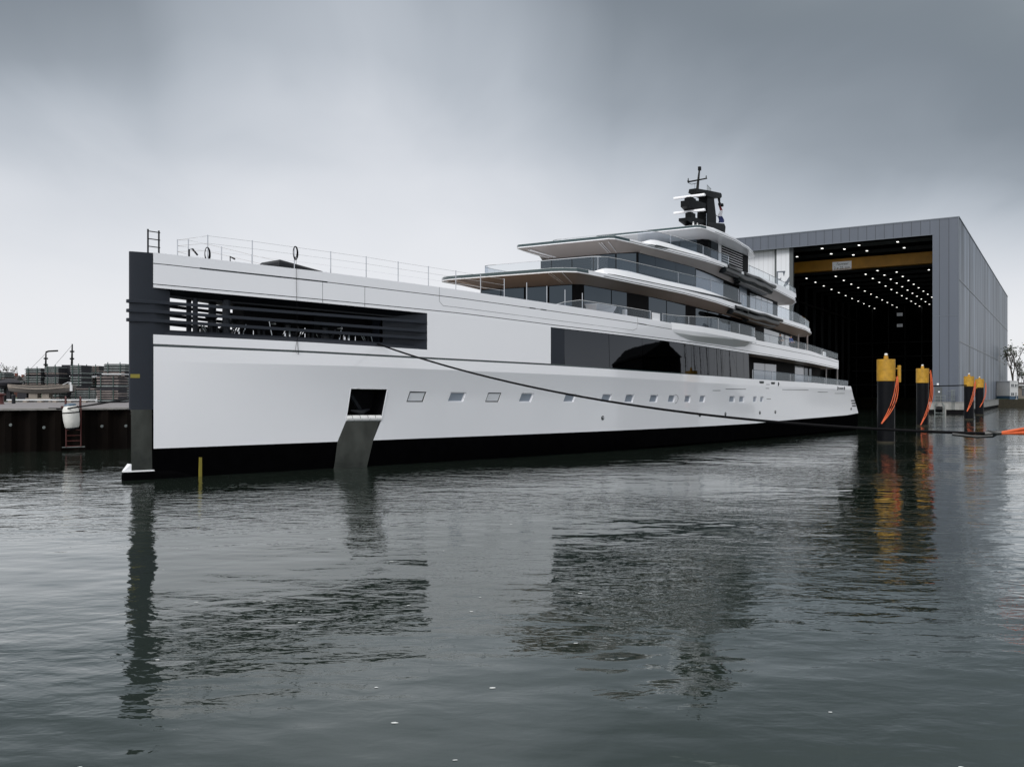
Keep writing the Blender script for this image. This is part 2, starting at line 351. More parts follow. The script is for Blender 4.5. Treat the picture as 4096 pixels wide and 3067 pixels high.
# wall along a plan polyline pts (u,v,lo,hi)
def wall(mb,pts,th=.05,lean=0,closed=False,inward=True):
    n=len(pts); nor=[]
    cu=sum(p[0] for p in pts)/n; cv=sum(p[1] for p in pts)/n
    for i in range(n):
        a=pts[i-1] if (i>0 or closed) else pts[i]; b=pts[(i+1)%n] if (i<n-1 or closed) else pts[i]
        d=Vector((b[0]-a[0],b[1]-a[1])); d.normalize(); nn=Vector((-d.y,d.x))
        nor.append(nn)
    # orient towards centre
    s=sum((Vector((cu,cv))-Vector((p[0],p[1]))).dot(nn) for p,nn in zip(pts,nor)); sg=1 if s>0 else -1
    secs=[]
    for p,nn in zip(pts,nor):
        q=nn*sg
        secs.append([(p[0],p[1],p[2]),(p[0]+q.x*lean,p[1]+q.y*lean,p[3]),(p[0]+q.x*(lean+th),p[1]+q.y*(lean+th),p[3]),(p[0]+q.x*th,p[1]+q.y*th,p[2])])
    if closed: secs.append(secs[0]); mb.loft(secs,cap=False)
    else: mb.loft(secs)
# ---- hull sides with window and anchor-pocket openings
wins=[(15.04,15.22,1.25,3.95,4.61,1),(18.15,18.35,1.23,3.93,4.58,0),(21.18,21.37,1.14,3.91,4.55,1),(24.07,24.28,1.13,3.88,4.52,0),(28.31,28.53,1.07,3.85,4.48,0),
 (32.25,32.45,1.07,3.81,4.44,0),(35.06,35.24,1.06,3.78,4.41,0),(38.28,38.43,1.05,3.76,4.38,0),(40.85,40.98,.95,3.74,4.35,0),(43.28,43.40,.90,3.71,4.32,0),(45.64,45.76,.87,3.70,4.31,0),
 (51.0,51.07,1.11,3.67,4.25,0),(52.99,53.08,1.04,3.65,4.24,0),(55.93,56.01,.84,3.64,4.21,0),(57.5,57.57,.76,3.63,4.19,0)]
W1=[(0,3.2),(9.5,2.9),(10.9,2.83),(13.3,2.80),(14.2,3.7)]+[(w[0],w[3]) for w in wins]+[(60,3.6),(84,3.3)]
W2=[(0,4.9),(9.5,4.8),(11,4.78),(13.6,4.76),(14.6,4.65)]+[(w[0]+.6,w[4]) for w in wins]+[(60,4.18),(84,3.9)]
cols=[]   # each column: u at rows boot,w1,w2,crease,top ; and hole flag for cell to its right
def col(ub,u1,u2,uc=None,hole=0): cols.append((ub,u1,u2,u2 if uc is None else uc,u2 if uc is None else uc,hole))
for u in rng(0,9.3,1.0): col(u,u,u)
col(10.4,10.92,11.11,11.11,2); col(12.81,13.32,13.6,13.6,0)
cu_=14.3; col(14.2,14.3,14.4)
for (a,b,wd,lo,hi,pl) in wins:
    while cu_+1.6<a: cu_+=1.3; col(cu_,cu_,cu_) if cu_<a-.35 else None
    col(a,a,b,b,1); col(a+wd,a+wd,b+wd,b+wd,0); cu_=b+wd
for u in rng(59.3,82.5,1.45): col(u,u,u)
cols.append((86.9,85.7,85.0,84.1,83.75,0))
hb=YB()
def hp(ci,r,sg):
    c=cols[ci]; u=c[r]; w=[itp(WBOOT,u),itp(W1,u),itp(W2,u),itp(WCR,u),itp(WSB,u)][r]
    return (u,sg*vside(u,w),w)
def hm(ci,f,sg):
    a=hp(ci,2,sg); b=hp(ci,3,sg); u=a[0]+(b[0]-a[0])*f; w=a[2]+(b[2]-a[2])*f; return (u,sg*vside(u,w),w)
for sg in (1,-1):
    vs=[];fs=[]
    for i in range(len(cols)): vs+=[hp(i,0,sg),hp(i,1,sg),hp(i,2,sg),hm(i,.35,sg),hm(i,.7,sg),hp(i,3,sg)]
    for i in range(len(cols)-1):
        for r in range(5):
            hole=cols[i][5]
            if hole==1 and r==1: continue
            if hole==2 and r in(0,1): continue
            fs.append((i*6+r,(i+1)*6+r,(i+1)*6+r+1,i*6+r+1))
    hb.add(vs,fs)
    hb.add([hp(i,r,sg) for i in range(len(cols)) for r in (3,4)],[(2*i,2*i+2,2*i+3,2*i+1) for i in range(len(cols)-1)])
# transom
L=len(cols)-1
tv=[hp(L,r,1) for r in range(5)]+[hp(L,r,-1) for r in range(5)]
hb.add(tv,[(r,r+1,r+6,r+5) for r in range(4)])
hb.build('hull','hull white',Y,True,0,20)
# antifouling below
ab=YB(); secs=[]
for u in [0,.8]+rng(2,86.4,2.0)+[86.9]:
    w0=itp(WBOOT,u); v0=vb(u); secs.append([(u,v0-.012,w0),(u,v0-.1,.2),(u,v0*.75,-1.5),(u,-v0*.75,-1.5),(u,-v0+.1,.2),(u,-v0+.012,w0)])
ab.loft(secs); ab.build('antifouling','boot black',Y,True,0,40)
# portholes: frame reveal and pane
for (a,b,wd,lo,hi,pl) in wins:
    for sg in (1,-1):
        f=YB(); f2=YB()
        P=[(a,lo),(a+wd,lo),(b+wd,hi),(b,hi)]
        ring=[(u,sg*vside(u,w),w) for u,w in P]
        def ins(u,w,dv,k=0.0):
            cu=(a+b+wd)/2; cw=(lo+hi)/2; uu=u+(cu-u)*k; ww=w+(cw-w)*k*1.5
            return (uu,sg*(vside(uu,ww)-dv),ww)
        r2=[ins(u,w,.09,.0) for u,w in P]; r3=[ins(u,w,.09,.13) for u,w in P]; r4=[ins(u,w,.13,.13) for u,w in P]
        f.loft([ring,r2,r3,r4],cap=False)
        fo=f.build('window','hull white' if not pl else 'super white',Y,False)
        f2.add([ins(u,w,.115 if not pl else .05,.10) for u,w in P],[(0,1,2,3)])
        f2.build('pane','pane pale' if pl else 'pane grey',fo,False)
        if pl:
            f3=YB(); o_=[ins(u,w,.045,.02) for u,w in P]; i_=[ins(u,w,.045,.14) for u,w in P]; f3.loft([o_,i_],cap=False); f3.build('window_seal','groove',fo,False)
# anchor pocket
for sg in (1,-1):
    pk=YB()
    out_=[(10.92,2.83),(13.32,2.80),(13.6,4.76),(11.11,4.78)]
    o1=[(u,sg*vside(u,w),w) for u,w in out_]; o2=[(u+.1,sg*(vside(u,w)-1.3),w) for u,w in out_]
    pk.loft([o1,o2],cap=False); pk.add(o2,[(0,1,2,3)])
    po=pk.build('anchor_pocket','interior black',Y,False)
    fr=YB()
    for p,q in zip(out_,out_[1:]+out_[:1]):
        fr.tube([(p[0],sg*(vside(*p)-.0),p[1]),(q[0],sg*(vside(*q)-.0),q[1])],.035,4)
    fr.build('pocket_rim','steel',po)
    pl=YB()  # polished plate, down into the water
    rows=[(10.92,13.32,2.83,-.10),(10.40,12.81,1.62,.0),(10.2,12.44,.33,.03),(10.0,12.2,-.6,.03)]
    secs=[]
    for (a,b,w,dv) in rows:
        va=vside(a,max(w,1.6))+dv; vbb=vside(b,max(w,1.6))+dv
        if w<1.6: va=vb(a)+dv; vbb=vb(b)+dv
        secs.append([(a,sg*va,w),(b,sg*vbb,w),(b,sg*(vbb-.06),w),(a,sg*(va-.06),w)])
    pl.loft(secs); pl.build('anchor_plate','steel mirror',po)
    ro=YB(); ro.tube([(10.98,sg*(vside(11,2.9)-.12),2.98),(13.36,sg*(vside(13.3,2.9)-.12),2.95)],.20,16); ro.build('roller','white roll',po)
    st=YB()
    for k in range(4):
        u=11.35+k*.52; c=(u,sg*(vside(u,2.9)-.12),2.975)
        st.tube([(u+.1*t/6-.05,c[1]+sg*.215*math.cos(2*math.pi*t/10),c[2]+.215*math.sin(2*math.pi*t/10)) for t in range(11)],.012,4)
    st.build('strap','dark fitting',po)
    an=YB(); an.tube([(11.6,sg*(vside(12,4)-.7),4.4),(12.3,sg*(vside(12,4)-.7),3.5)],.14,8); an.tube([(11.5,sg*(vside(12,4)-.6),3.45),(12.2,sg*(vside(12,4)-.5),3.3),(13.0,sg*(vside(12,4)-.6),3.5)],[.05,.2,.05],8); an.build('anchor','dark fitting',po)
# stripe
sb=YB(); strip(sb,rng(0,56,2),lambda u:(vt(u)-.035,itp(WSB,u)+.002,itp(WST,u)-.002),.1); sb.build('feature_line','stripe green',Y)
# topside panels
tb=YB()
for u0,u1 in ((0,16.3),):
    strip(tb,rng(u0,u1,1.3),lambda u:(vt(u),itp(WST,u),itp(WSILL,u)),.12)
strip(tb,rng(16.3,26.72,1.3),lambda u:(vt(u),itp(WST,u),itp(WL2,u)-.18),.12)
tb.build('topside_panel','hull white',Y)
for sg in (1,-1):
    pb=YB(); strip(pb,[26.75,27.4,28.13],lambda u:(vt(u)-.04,itp(WST,u),itp(WBB,u)+.05),.1,0,(sg,)); pb.build('grey_panel','stem grey',Y)
# long saloon glazing: one pane per bay
edges=[28.15,33.0,37.2,41.0,44.3,47.2,49.7,52.5,54.0,55.15]
for sg in (1,-1):
    for a,b in zip(edges,edges[1:]):
        g=YB(); strip(g,rng(a+.02,b-.02,1.3),lambda u:(vt(u)-.05,itp(WST,u),itp(WBB,u)+.05),.06,.09,(sg,)); g.build('saloon_window','mirror glass',Y)
mu=YB(); strip(mu,rng(28.1,55.3,2.5),lambda u:(vt(u)-.24,itp(WST,u),itp(WBB,u)+.05),.06)
mu.box(55.15,55.3,6.2,7.86,5.9,8.4); mu.box(55.15,55.3,-7.86,-6.2,5.9,8.4)
mu.build('glazing_frame','interior black',Y)
# upper band: three courses separated by grooves
us=rng(0,69,1.5)+[70.4,73,76,79,81.3]
vband=lambda u: vt(u) if u<70 else vt(u)-(u-70)*.06
bd=YB(); g_=.022
strip(bd,us,lambda u:(vband(u),itp(WL1,u)+g_,itp(WBT,u)),.2)
strip(bd,us,lambda u:(vband(u),itp(WL2,u)+g_,itp(WL1,u)-g_),.2)
strip(bd,us,lambda u:(vband(u)-.01,itp(WBB,u),itp(WL2,u)-g_),.2)
bd.build('bulwark','hull white',Y,True,0,20)
lip=YB(); strip(lip,rng(16.4,55,1.5),lambda u:(vband(u)-.02,itp(WBB,u)-.0,itp(WBB,u)+.03),.25); lip.build('bulwark_lip','stripe green',Y)
gr=YB(); strip(gr,us,lambda u:(vband(u)-.03,itp(WBB,u)+.05,itp(WBT,u)-.05),.1)
for a,b in ((2.3,9.5),(24.7,26.3),(36.5,37.6)):
    strip(gr,rng(a,b,1.2),lambda u:(vband(u)+.004,itp(WL1,u)-.035,itp(WL1,u)+.045),.05)
gr.build('groove_backing','groove',Y)
for u,lo,hi in ((9.2,WBB,WL1),(11.9,WBB,WL1),(17.2,WL1,WBT),(36.4,WL1,WBT)):
    for sg in (1,-1):
        jn=YB(); jn.tube([(u,sg*(vt(u)-.004),itp(lo,u)+.02),(u,sg*(vt(u)-.004),itp(hi,u))],.013,4); jn.build('panel_joint','groove',Y)
lowj=lambda u:itp(WL1,u)-.62
for sg in (1,-1):
    pts=[(17.2,itp(WL1,17.2)),(17.2,lowj(17.2)+.25),(17.5,lowj(17.5))]+[(u,lowj(u)) for u in rng(18.5,35.8,1.2)]+[(36.3,lowj(36.4)+.2),(36.4,itp(WL1,36.4))]
    jn=YB(); jn.tube([(u,sg*(vt(u)-.002),w) for u,w in pts],.013,4); jn.build('panel_joint','groove',Y)
# stern end of the band and deck plates
en=YB(); u=81.3
for a in (0,):
    v=vband(81.3); secs=[]
    for du,dv,dz in ((0,0,0),(.5,.35,.05),(.8,.9,.12)):
        secs.append([(81.3+du,v-dv,itp(WBB,81.3)+dz),(81.3+du,v-dv,8.42-dz),(81.3+du,-(v-dv),8.42-dz),(81.3+du,-(v-dv),itp(WBB,81.3)+dz)])
    en.loft(secs)
en.build('aft_band','hull white',Y)
dk=YB()
def deck(mb,us,vf,wf,th=.12):
    mb.loft([[(u,vf(u),wf(u)),(u,-vf(u),wf(u)),(u,-vf(u),wf(u)-th),(u,vf(u),wf(u)-th)] for u in us])
deck(dk,rng(.1,30,2),lambda u:vt(u)-.2,lambda u:itp(WBT,u)-.12,.1)
deck(dk,rng(30,81.2,2),lambda u:vband(u)-.2,lambda u:itp(WBT,u)-.35,.1)
dk.build('upper_deck','wood deck',Y)
cl=YB(); deck(cl,rng(16,81.2,2),lambda u:vband(u)-.2,lambda u:itp(WBB,u)+.12,.1); cl.build('deckhead','soffit grey',Y)
md=YB(); deck(md,rng(.1,83.6,2.5),lambda u:vt(u)-.15,lambda u:(itp(WST,u) if u<56 else itp(WSB,u))-.06,.1); md.build('main_deck','wood deck',Y)
# mooring deck: sill, soffit, inner floor and ceiling, reveal, inboard house
sl=YB()
strip(sl,rng(0,16.3,1.3),lambda u:(vt(u)-.03,itp(WSILL,u),itp(WSILL,u)+.06),.5)
strip(sl,rng(0,16.3,1.3),lambda u:(vt(u)-.2,itp(WSILL,u)+.05,itp(WSILL,u)+.3),.4,.15)
deck(sl,rng(.1,16.3,1.3),lambda u:vt(u)-.5,lambda u:itp(WSILL,u)+.28)
sl.build('opening_sill','stem grey',Y)
sf=YB()
for sg in (1,-1):
    sf.loft([[(u,sg*(vt(u)-.02),itp(WBB,u)),(u,sg*(vt(u)-.75),itp(WBB,u)-.28),(u,sg*(vt(u)-.8),itp(WBB,u)-.2),(u,sg*(vt(u)-.1),itp(WBB,u)+.06)] for u in [.95]+rng(1.3,16.3,1.3)])
deck(sf,rng(.9,16.3,1.3),lambda u:max(vt(u)-.75,.1),lambda u:itp(WBB,u)-.25)
sf.build('opening_soffit','dark fitting',Y)
rv=YB()
for sg in (1,-1):
    rv.loft([[(16.28,sg*(vt(16.3)-.02),7.31),(16.28,sg*(vt(16.3)-.02),9.62),(16.36,sg*(vt(16.3)-.02),9.62),(16.36,sg*(vt(16.3)-.02),7.31)],
             [(13.9,sg*(vt(14)-1.1),7.6),(13.9,sg*(vt(14)-1.1),9.3),(14.1,sg*(vt(14)-1.1),9.3),(14.1,sg*(vt(14)-1.1),7.6)]])
rv.box(13.95,14.1,-2.2,2.2,7.5,9.5)
rv.build('opening_reveal','stem grey',Y)
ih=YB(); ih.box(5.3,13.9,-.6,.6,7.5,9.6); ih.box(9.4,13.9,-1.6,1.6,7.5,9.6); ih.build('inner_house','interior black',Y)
for u,r in ((2.45,.14),(4.1,.22)):
    for sg in (1,-1):
        p=YB(); vv=sg*max(vt(u)-.75,.25); p.tube([(u,vv,7.7),(u,vv,9.7)],r,10); p.build('post','stem grey',Y)
for k,u in enumerate((3.3,4.7,6.1,7.6,9.0,11.3,12.6)):
    for sg in (1,-1):
        w0=itp(WSILL,u)+.28; b=YB(); vv=sg*(vt(u)-.95 if u>4 else vt(u)-.6)
        b.tube([(u-.1,vv,w0),(u-.1,vv,w0+.35),(u-.05,vv,w0+.42)],[.1,.09,.13],8); b.tube([(u+.22,vv,w0),(u+.22,vv,w0+.35),(u+.22,vv,w0+.42)],[.1,.09,.13],8)
        b.box(u-.25,u+.4,vv-.12,vv+.12,w0-.02,w0+.05)
        b.build('bollard','steel' if k%2 else 'dark fitting',Y)
for u,sg in ((3.55,1),(5.4,-1),(7.9,1),(10.2,1)):
    w0=itp(WSILL,u)+.28; b=YB(); vv=sg*max(vt(u)-1.35,.1)
    b.lathe([(.42,0),(.38,.25),(.2,.35),(.2,.75),(.34,.9),(.3,1.0)],(u,vv,w0),16); b.box(u-.5,u+.4,vv-.3,vv+.3,w0,w0+.3)
    b.tube([(u+.5,vv,w0),(u+.8,vv,w0+.7)],.07,6); b.build('winch','dark fitting',Y)
for u in (2.9,4.4,8.1,12.3):
    b=YB(); w0=itp(WSILL,u)+.28; vv=vt(u)-.62
    for d in (0,.16): b.tube([(u+d,vv,w0),(u+d-.28 if u!=4.4 and u!=8.1 else u+d+.28,vv,w0+.45)],.035,6)
    b.build('fairlead_bar','steel',Y)
for k,u in enumerate((3.7,5.0,5.6,6.6,7.2,8.6,9.4,10.7,11.8,12.9)):
    b=YB(); w0=itp(WSILL,u)+.28; vv=vt(u)-.66-.05*(k%3); h=(.35,.6,.28,.9)[k%4]
    b.tube([(u,vv,w0),(u+(-.2,.22,.0)[k%3],vv,w0+h)],.03+.012*(k%2),6)
    if k%2: b.tube([(u-.15,vv,w0+h*.8),(u+.25,vv,w0+h*.8)],.05,8)
    b.build('deck_fitting','steel',Y)
# louvre bars that wrap the stem
for tab in ([(0,9.29),(8.4,9.21),(16.2,9.04)],[(0,8.80),(8.4,8.68),(16.2,8.47)],[(0,8.32),(8.4,8.20),(16.2,8.0)]):
    b=YB(); pts=[]
    for u in rng(16.25,0,1.25): pts.append((u,vt(u)+.015))
    pts+= [(-.5,.37),(-1.0,.20),(-1.16,.13),(-1.19,0)]
    full=pts+[(u,-v) for u,v in pts[-2::-1]]
    wall(b,[(u,v,itp(tab,u)-.085,itp(tab,u)+.085) for u,v in full],.16)
    b.build('louvre_bar','stem grey',Y,True,.01)
# stem
stb=YB(); prof=[(0.95,.42),(0,.47),(-.93,.13),(-1.04,.07),(-1.06,0)]
fullp=prof+[(u,-v) for u,v in prof[-2::-1]]
stb.poly(fullp,3.65,11.87)
o=stb.build('stem','stem grey',Y,True,.0,30)
tp=YB(); tp.poly([(u+.1 if u<0 else u,v*.8) for u,v in fullp],-.3,3.652); tp.build('stem_plate','steel mirror',Y)
ty=YB(); ty.loft([[(-1.03,.08,5.3),(-1.03,.08,5.5),(-1.03,.10,5.5),(-1.03,.10,5.3)],[(-.62,.245,5.3),(-.62,.245,5.5),(-.62,.265,5.5),(-.62,.265,5.3)]]); ty.build('stem_tag','tag yellow',Y)
# bulb
bu=YB(); secs=[]
for u,hv,top in ((-1.42,.10,.22),(-1.38,.16,.38),(-1.0,.34,.43),(-.2,.58,.44),(1.2,.9,.36),(2.4,1.1,.0),(3.2,1.2,-.5)):
    secs.append([(u,hv*.9,top-.12),(u,hv*.7,top),(u,-hv*.7,top),(u,-hv*.9,top-.12),(u,-hv,-1.2),(u,hv,-1.2)])
bu.loft(secs); bu.build('bulb','boot black',Y,True,.02)
bt=YB(); bt.poly([(-1.38,.11),(-1.0,.30),(0,.60),(0,-.60),(-1.0,-.30),(-1.38,-.11)],.43,.50); bt.loft([[(-1.36,.10,.5),(-1.36,-.10,.5),(-1.36,-.10,.52),(-1.36,.10,.52)],[(-1.04,.22,.5),(-1.04,-.22,.5),(-1.04,-.22,.84),(-1.04,.22,.84)]]); bt.build('bulb_top','super white',Y,False)
for sg in (1,-1):
    dm=YB(); dm.box(2.34,2.48,sg*vb(2.4)-.1,sg*vb(2.4)+.02*sg,-.3,1.03); dm.build('draught_mark','tag yellow',Y)
# fittings in the hull: scuppers, fairleads, vents, rub slots
def onside(u,w,off=0,sg=1): return (u,sg*(vside(u,w)+off),w)
for sg in (1,-1):
    for u in (32.62,45.85,50.37,57.52,61.13,84.0):
        s_=YB(); c=onside(u,2.62,0,sg); pr=[(.17,-.03),(.17,.02),(.12,.03),(.10,.0)]
        secs=[[(c[0]+r*math.cos(a),c[1]+sg*z,c[2]+r*math.sin(a)) for a in [2*math.pi*k/14 for k in range(14)]] for r,z in pr]
        s_.loft(secs); s_.build('scupper',['groove'],Y)
    for u0,u1,w in ((57.2,58.3,5.58),(59.9,60.9,5.52)):
        f=YB(); f.loft([[(u0+.1,sg*(vside(u0,w)+.006),w-.12),(u1-.1,sg*(vside(u1,w)+.006),w-.12),(u1,sg*(vside(u1,w)+.006),w+.11),(u0,sg*(vside(u0,w)+.006),w+.11)],
               [(u0+.1,sg*(vside(u0,w)-.1),w-.12),(u1-.1,sg*(vside(u1,w)-.1),w-.12),(u1,sg*(vside(u1,w)-.1),w+.11),(u0,sg*(vside(u0,w)-.1),w+.11)]]); f.build('fairlead','groove',Y)
    for a,b,w in ((47.8,49.2,4.76),(50.2,54.3,4.9),(62.7,69.6,4.88),(72.4,75.6,4.65),(58.8,59.6,5.38),(58.7,59.5,5.0),(59.0,60.0,3.95),(78.0,81.5,4.5)):
        f=YB(); f.tube([onside(u,w,-.005,sg) for u in rng(a,b,1)],.028,4); f.build('slot','groove',Y)
    for k,(w,a) in enumerate(((3.62,84.0),(3.30,84.2),(2.98,84.4))):
        f=YB(); f.loft([[onside(a,w-.08,.01,sg),onside(a,w+.08,.01,sg),(a,sg*(vside(a,w)-.1),w+.08),(a,sg*(vside(a,w)-.1),w-.08)],[onside(a+1.5,w-.1,.01,sg),onside(a+1.4,w+.08,.01,sg),(a+1.4,sg*(vside(a,w)-.1),w+.08),(a+1.5,sg*(vside(a,w)-.1),w-.08)]]); f.build('stern_vent','groove',Y)
    for u in (61.7,79.0,81.3):
        f=YB(); w=5.45 if u<70 else 5.1; f.tube([onside(u-.05,w-.22,-.01,sg),onside(u+.02,w,.02,sg),onside(u,w+.2,-.01,sg)],[.04,.09,.04],6); f.build('chock','groove',Y)
    f=YB(); f.tube([onside(u_,w_,-.005,sg) for u_,w_ in ((41.9,4.4),(42.25,4.3),(42.35,4.05),(42.2,3.75),(41.95,3.65))],.02,4); f.build('round_hatch','groove',Y)
# lettering on the stern quarter is illegible in the photograph: small dark marks
mk=YB()
for k in range(6):
    u=79.45+k*.27; mk.box(u,u+.17,vside(u,5.1)+.0,vside(u,5.1)+.02,5.0,5.16)
mk.build('stern_mark','groove',Y)
# balcony
bc=YB(); vo=[(41.2,0.0),(42.5,.30),(44.5,.62),(46.5,.74),(50,.76),(54.6,.74),(55.4,.5)]
for sg in (1,-1):
    secs=[]
    for u in [41.2,42.5,43.5,44.5,46.5,48,50,52,54,54.9,55.4]:
        o=itp(vo,u); v=vt(u); top=itp(WBT,u)+.06; g1=itp(WL1,u); lo=itp([(41.2,9.6),(44,9.4),(54.4,9.33),(55.4,9.5)],u); hl=itp([(41.2,9.5),(44,8.95),(52,8.72),(54.4,8.9),(55.4,9.3)],u)
        secs.append([(u,sg*(v-.15),top),(u,sg*(v+o),top),(u,sg*(v+o+.02),g1+.03),(u,sg*(v+o-.02),g1+.02),(u,sg*(v+o-.02),g1-.02),(u,sg*(v+o+.01),g1-.03),(u,sg*(v+o-.05),lo),(u,sg*(v-.05),hl),(u,sg*(v-.2),hl+.1)])
    bc.loft(secs)
bc.build('balcony','super white',Y,True,0,15)

# ---- superstructure
T1=dict(V=[(26,0),(26.8,3.9),(27.5,5.6),(28.6,6.9),(30,7.0),(50,7.0),(60,6.6),(80,5.6)])
def slab(name,stations,m,mf,us_f):
    pass
def station_loft(mb,st):   # st: (u,v,lo,hi)
    mb.loft([[(u,v,lo),(u,v,hi),(u,-v,hi),(u,-v,lo)] for u,v,lo,hi in st])
# roof slab 1
LO1=[(26,13.38),(28,13.36),(32,13.31),(40,13.2),(45,13.12),(50,12.87),(54,12.62),(60,12.38),(65.5,12.1),(73,11.72),(80.5,11.26)]
TH1=[(26,.31),(30,.30),(34,.31),(47,.37),(52,.51),(56,.53),(57,.25),(81,.2)]
V1=[(27.9,5.3),(28.15,6.2),(28.7,6.95),(30,7.05),(50,7.0),(60,6.6),(74,5.9),(77.5,5.2),(80.3,3.6)]
def sl_st(us,V,LO,TH,dv=0,dlo=0,dhi=0): return [(u,max(itp(V,u)-dv,.1),itp(LO,u)+dlo,itp(LO,u)+itp(TH,u)+dhi) for u in us]
us1=[27.9,28.15,28.4,28.7,29.3,30,32,34]+rng(36,56,2)+[57]+rng(59,74,2.5)+[76,77.5,79,80.3]
def build_level(us,V,LO,TH,front_end,name,vin,ww,uf_in,inner_aft,soff):
    a=YB(); station_loft(a,sl_st(us,V,LO,TH)); roof=a.build('deck_slab','super white',Y,True,.02,14)
    # dark glazed fascia round the front
    f=YB(); uf=[u for u in us if u<=front_end]
    P=[(u,itp(V,u)+.02) for u in uf][::-1]; P+= [(uf[0]-.02,0)]; P+=[(u,-v) for u,v in P[-2::-1]]
    wall(f,[(u,v,itp(LO,u)+.05,itp(LO,u)+itp(TH,u)-.015) for u,v in P],.04); f.build('fascia','fascia green',roof)
    # white lower lip
    l_=YB(); P=[(u,itp(V,u)+.035) for u in us][::-1]+[(us[0]-.035,0)]; P+=[(u,-v) for u,v in P[-2::-1]]
    wall(l_,[(u,v,itp(LO,u)-.03,itp(LO,u)+.04) for u,v in P],.12); l_.build('lip','super white',roof)
    # groove just above lip
    g=YB(); strip(g,[u for u in us if u>=front_end],lambda u:(itp(V,u)+.02,itp(LO,u)+.05,itp(LO,u)+.10),.04); g.build('lip_groove','groove',roof)
    # soffit: slopes from slab edge down to the wall heads
    s_=YB(); ins=[]; outs=[]
    for u in us:
        outs.append((u,itp(V,u)-.05,itp(LO,u)-.004))
        ui=min(max(u,uf_in),inner_aft); ins.append((ui,itp(vin,ui)+.02,itp(ww,ui)-.01))
    lo_=outs+[(u,-v,w) for u,v,w in outs[::-1]]; li_=ins+[(u,-v,w) for u,v,w in ins[::-1]]
    mid=[tuple((a*.5+b*.5) for a,b in zip(p,q)) for p,q in zip(lo_,li_)]; mid=[(p[0],p[1],p[2]+.03) for p in mid]
    s_.loft([lo_,mid,li_],cap=False); s_.build('soffit',soff,roof,True,0,14)
    return roof
# houses: octagonal plan walls
def plan(front,fv,ch,side,aft):   # returns port half from front centre outwards
    pts=[(front,0),(front,fv),(ch,itp(side,ch))]
    for u in rng(ch+2.5,aft,3.0): pts.append((u,itp(side,u)))
    return pts
def house(name,front,fv,ch,side,aft,wlo,whi,m,parent=Y):
    P=plan(front,fv,ch,side,aft); full=P[::-1]+[(u,-v) for u,v in P[1:]]
    b=YB(); wall(b,[(u,v,itp(wlo,u),itp(whi,u)) for u,v in full],.12)
    b.box(aft-.1,aft,-P[-1][1],P[-1][1],itp(wlo,aft),itp(whi,aft))
    return b.build(name,m,parent,False)
def panes(side,edges,wlo,whi,mats,parent,name='window_pane',gap=.06,off=.03,top=.06,bot=.05,frontspec=None):
    for i,(a,b) in enumerate(zip(edges,edges[1:])):
        m=mats[i%len(mats)] if isinstance(mats,list) else mats
        if m is None: continue
        for sg in (1,-1):
            q=YB(); strip(q,rng(a+gap,b-gap,3),lambda u:(itp(side,u)+off,itp(wlo,u)+bot,itp(whi,u)-top),.04,0,(sg,)); q.build(name,m,parent,False)
# level A (on the upper deck)
SA=[(31.2,4.9),(31.6,5.3),(56,5.3),(66,4.9),(78,4.2)]
WA=[(30,12.80),(31.4,12.82),(41,12.74),(49,12.48),(57,12.06),(66,11.62),(75,11.08),(80,10.8)]
WAL=[(30,10.4),(31,10.5),(42,9.98),(56,9.35),(70,8.75),(80,8.15)]
hA=house('upper_house',31.2,4.8,31.7,SA,75.5,WAL,WA,'interior black')
panes(SA,[31.8,35.6,37.9],WAL,WA,['house glass'],hA)
panes(SA,[41.2,44.2,47.6],WAL,WA,['house glass'],hA)
panes(SA,[49.4,51.8,54.0,56.6],WAL,WA,['house glass'],hA)
panes(SA,[65.0,73.0],WAL,[(a,b-.25) for a,b in WA],['pale glass'],hA,'side_screen')
def fpane(b,pts,lo,hi,m,parent,name='window_pane'):
    q=YB(); (u0,v0),(u1,v1)=pts; d=Vector((u1-u0,v1-v0)).normalized(); n=Vector((-d.y,d.x)); n=n if n.x<0 else -n
    P=[(u0+n.x*.03,v0+n.y*.03),(u1+n.x*.03,v1+n.y*.03)]; q.loft([[(P[0][0],P[0][1],lo),(P[0][0],P[0][1],hi),(P[0][0]-n.x*.03,P[0][1]-n.y*.03,hi),(P[0][0]-n.x*.03,P[0][1]-n.y*.03,lo)],[(P[1][0],P[1][1],lo),(P[1][0],P[1][1],hi),(P[1][0]-n.x*.03,P[1][1]-n.y*.03,hi),(P[1][0]-n.x*.03,P[1][1]-n.y*.03,lo)]]); q.build(name,m,parent,False)
for v0,v1 in ((-4.7,-2.6),(-2.5,-.1),(.1,2.3),(2.5,4.7)): fpane(None,((31.18,v0),(31.18,v1)),10.5,12.75,'house glass',hA)
roof1=build_level(us1,V1,LO1,TH1,30.5,'r1',SA,WA,31.2,75.5,'soffit taupe')
# diagonal light strips under the front of the soffits
def soffit_lines(parent,lines):
    for p0,p1,r in lines:
        for sg in (1,-1): q=YB(); q.tube([(p0[0],sg*p0[1],p0[2]),(p1[0],sg*p1[1],p1[2])],r,4); q.build('light_strip','super white',parent)
soffit_lines(roof1,[((28.2,6.0,13.30),(30.9,4.9,12.86),.035),((28.2,5.0,13.30),(31.0,4.1,12.86),.035),((28.2,4.75,13.30),(31.0,3.9,12.86),.035)])
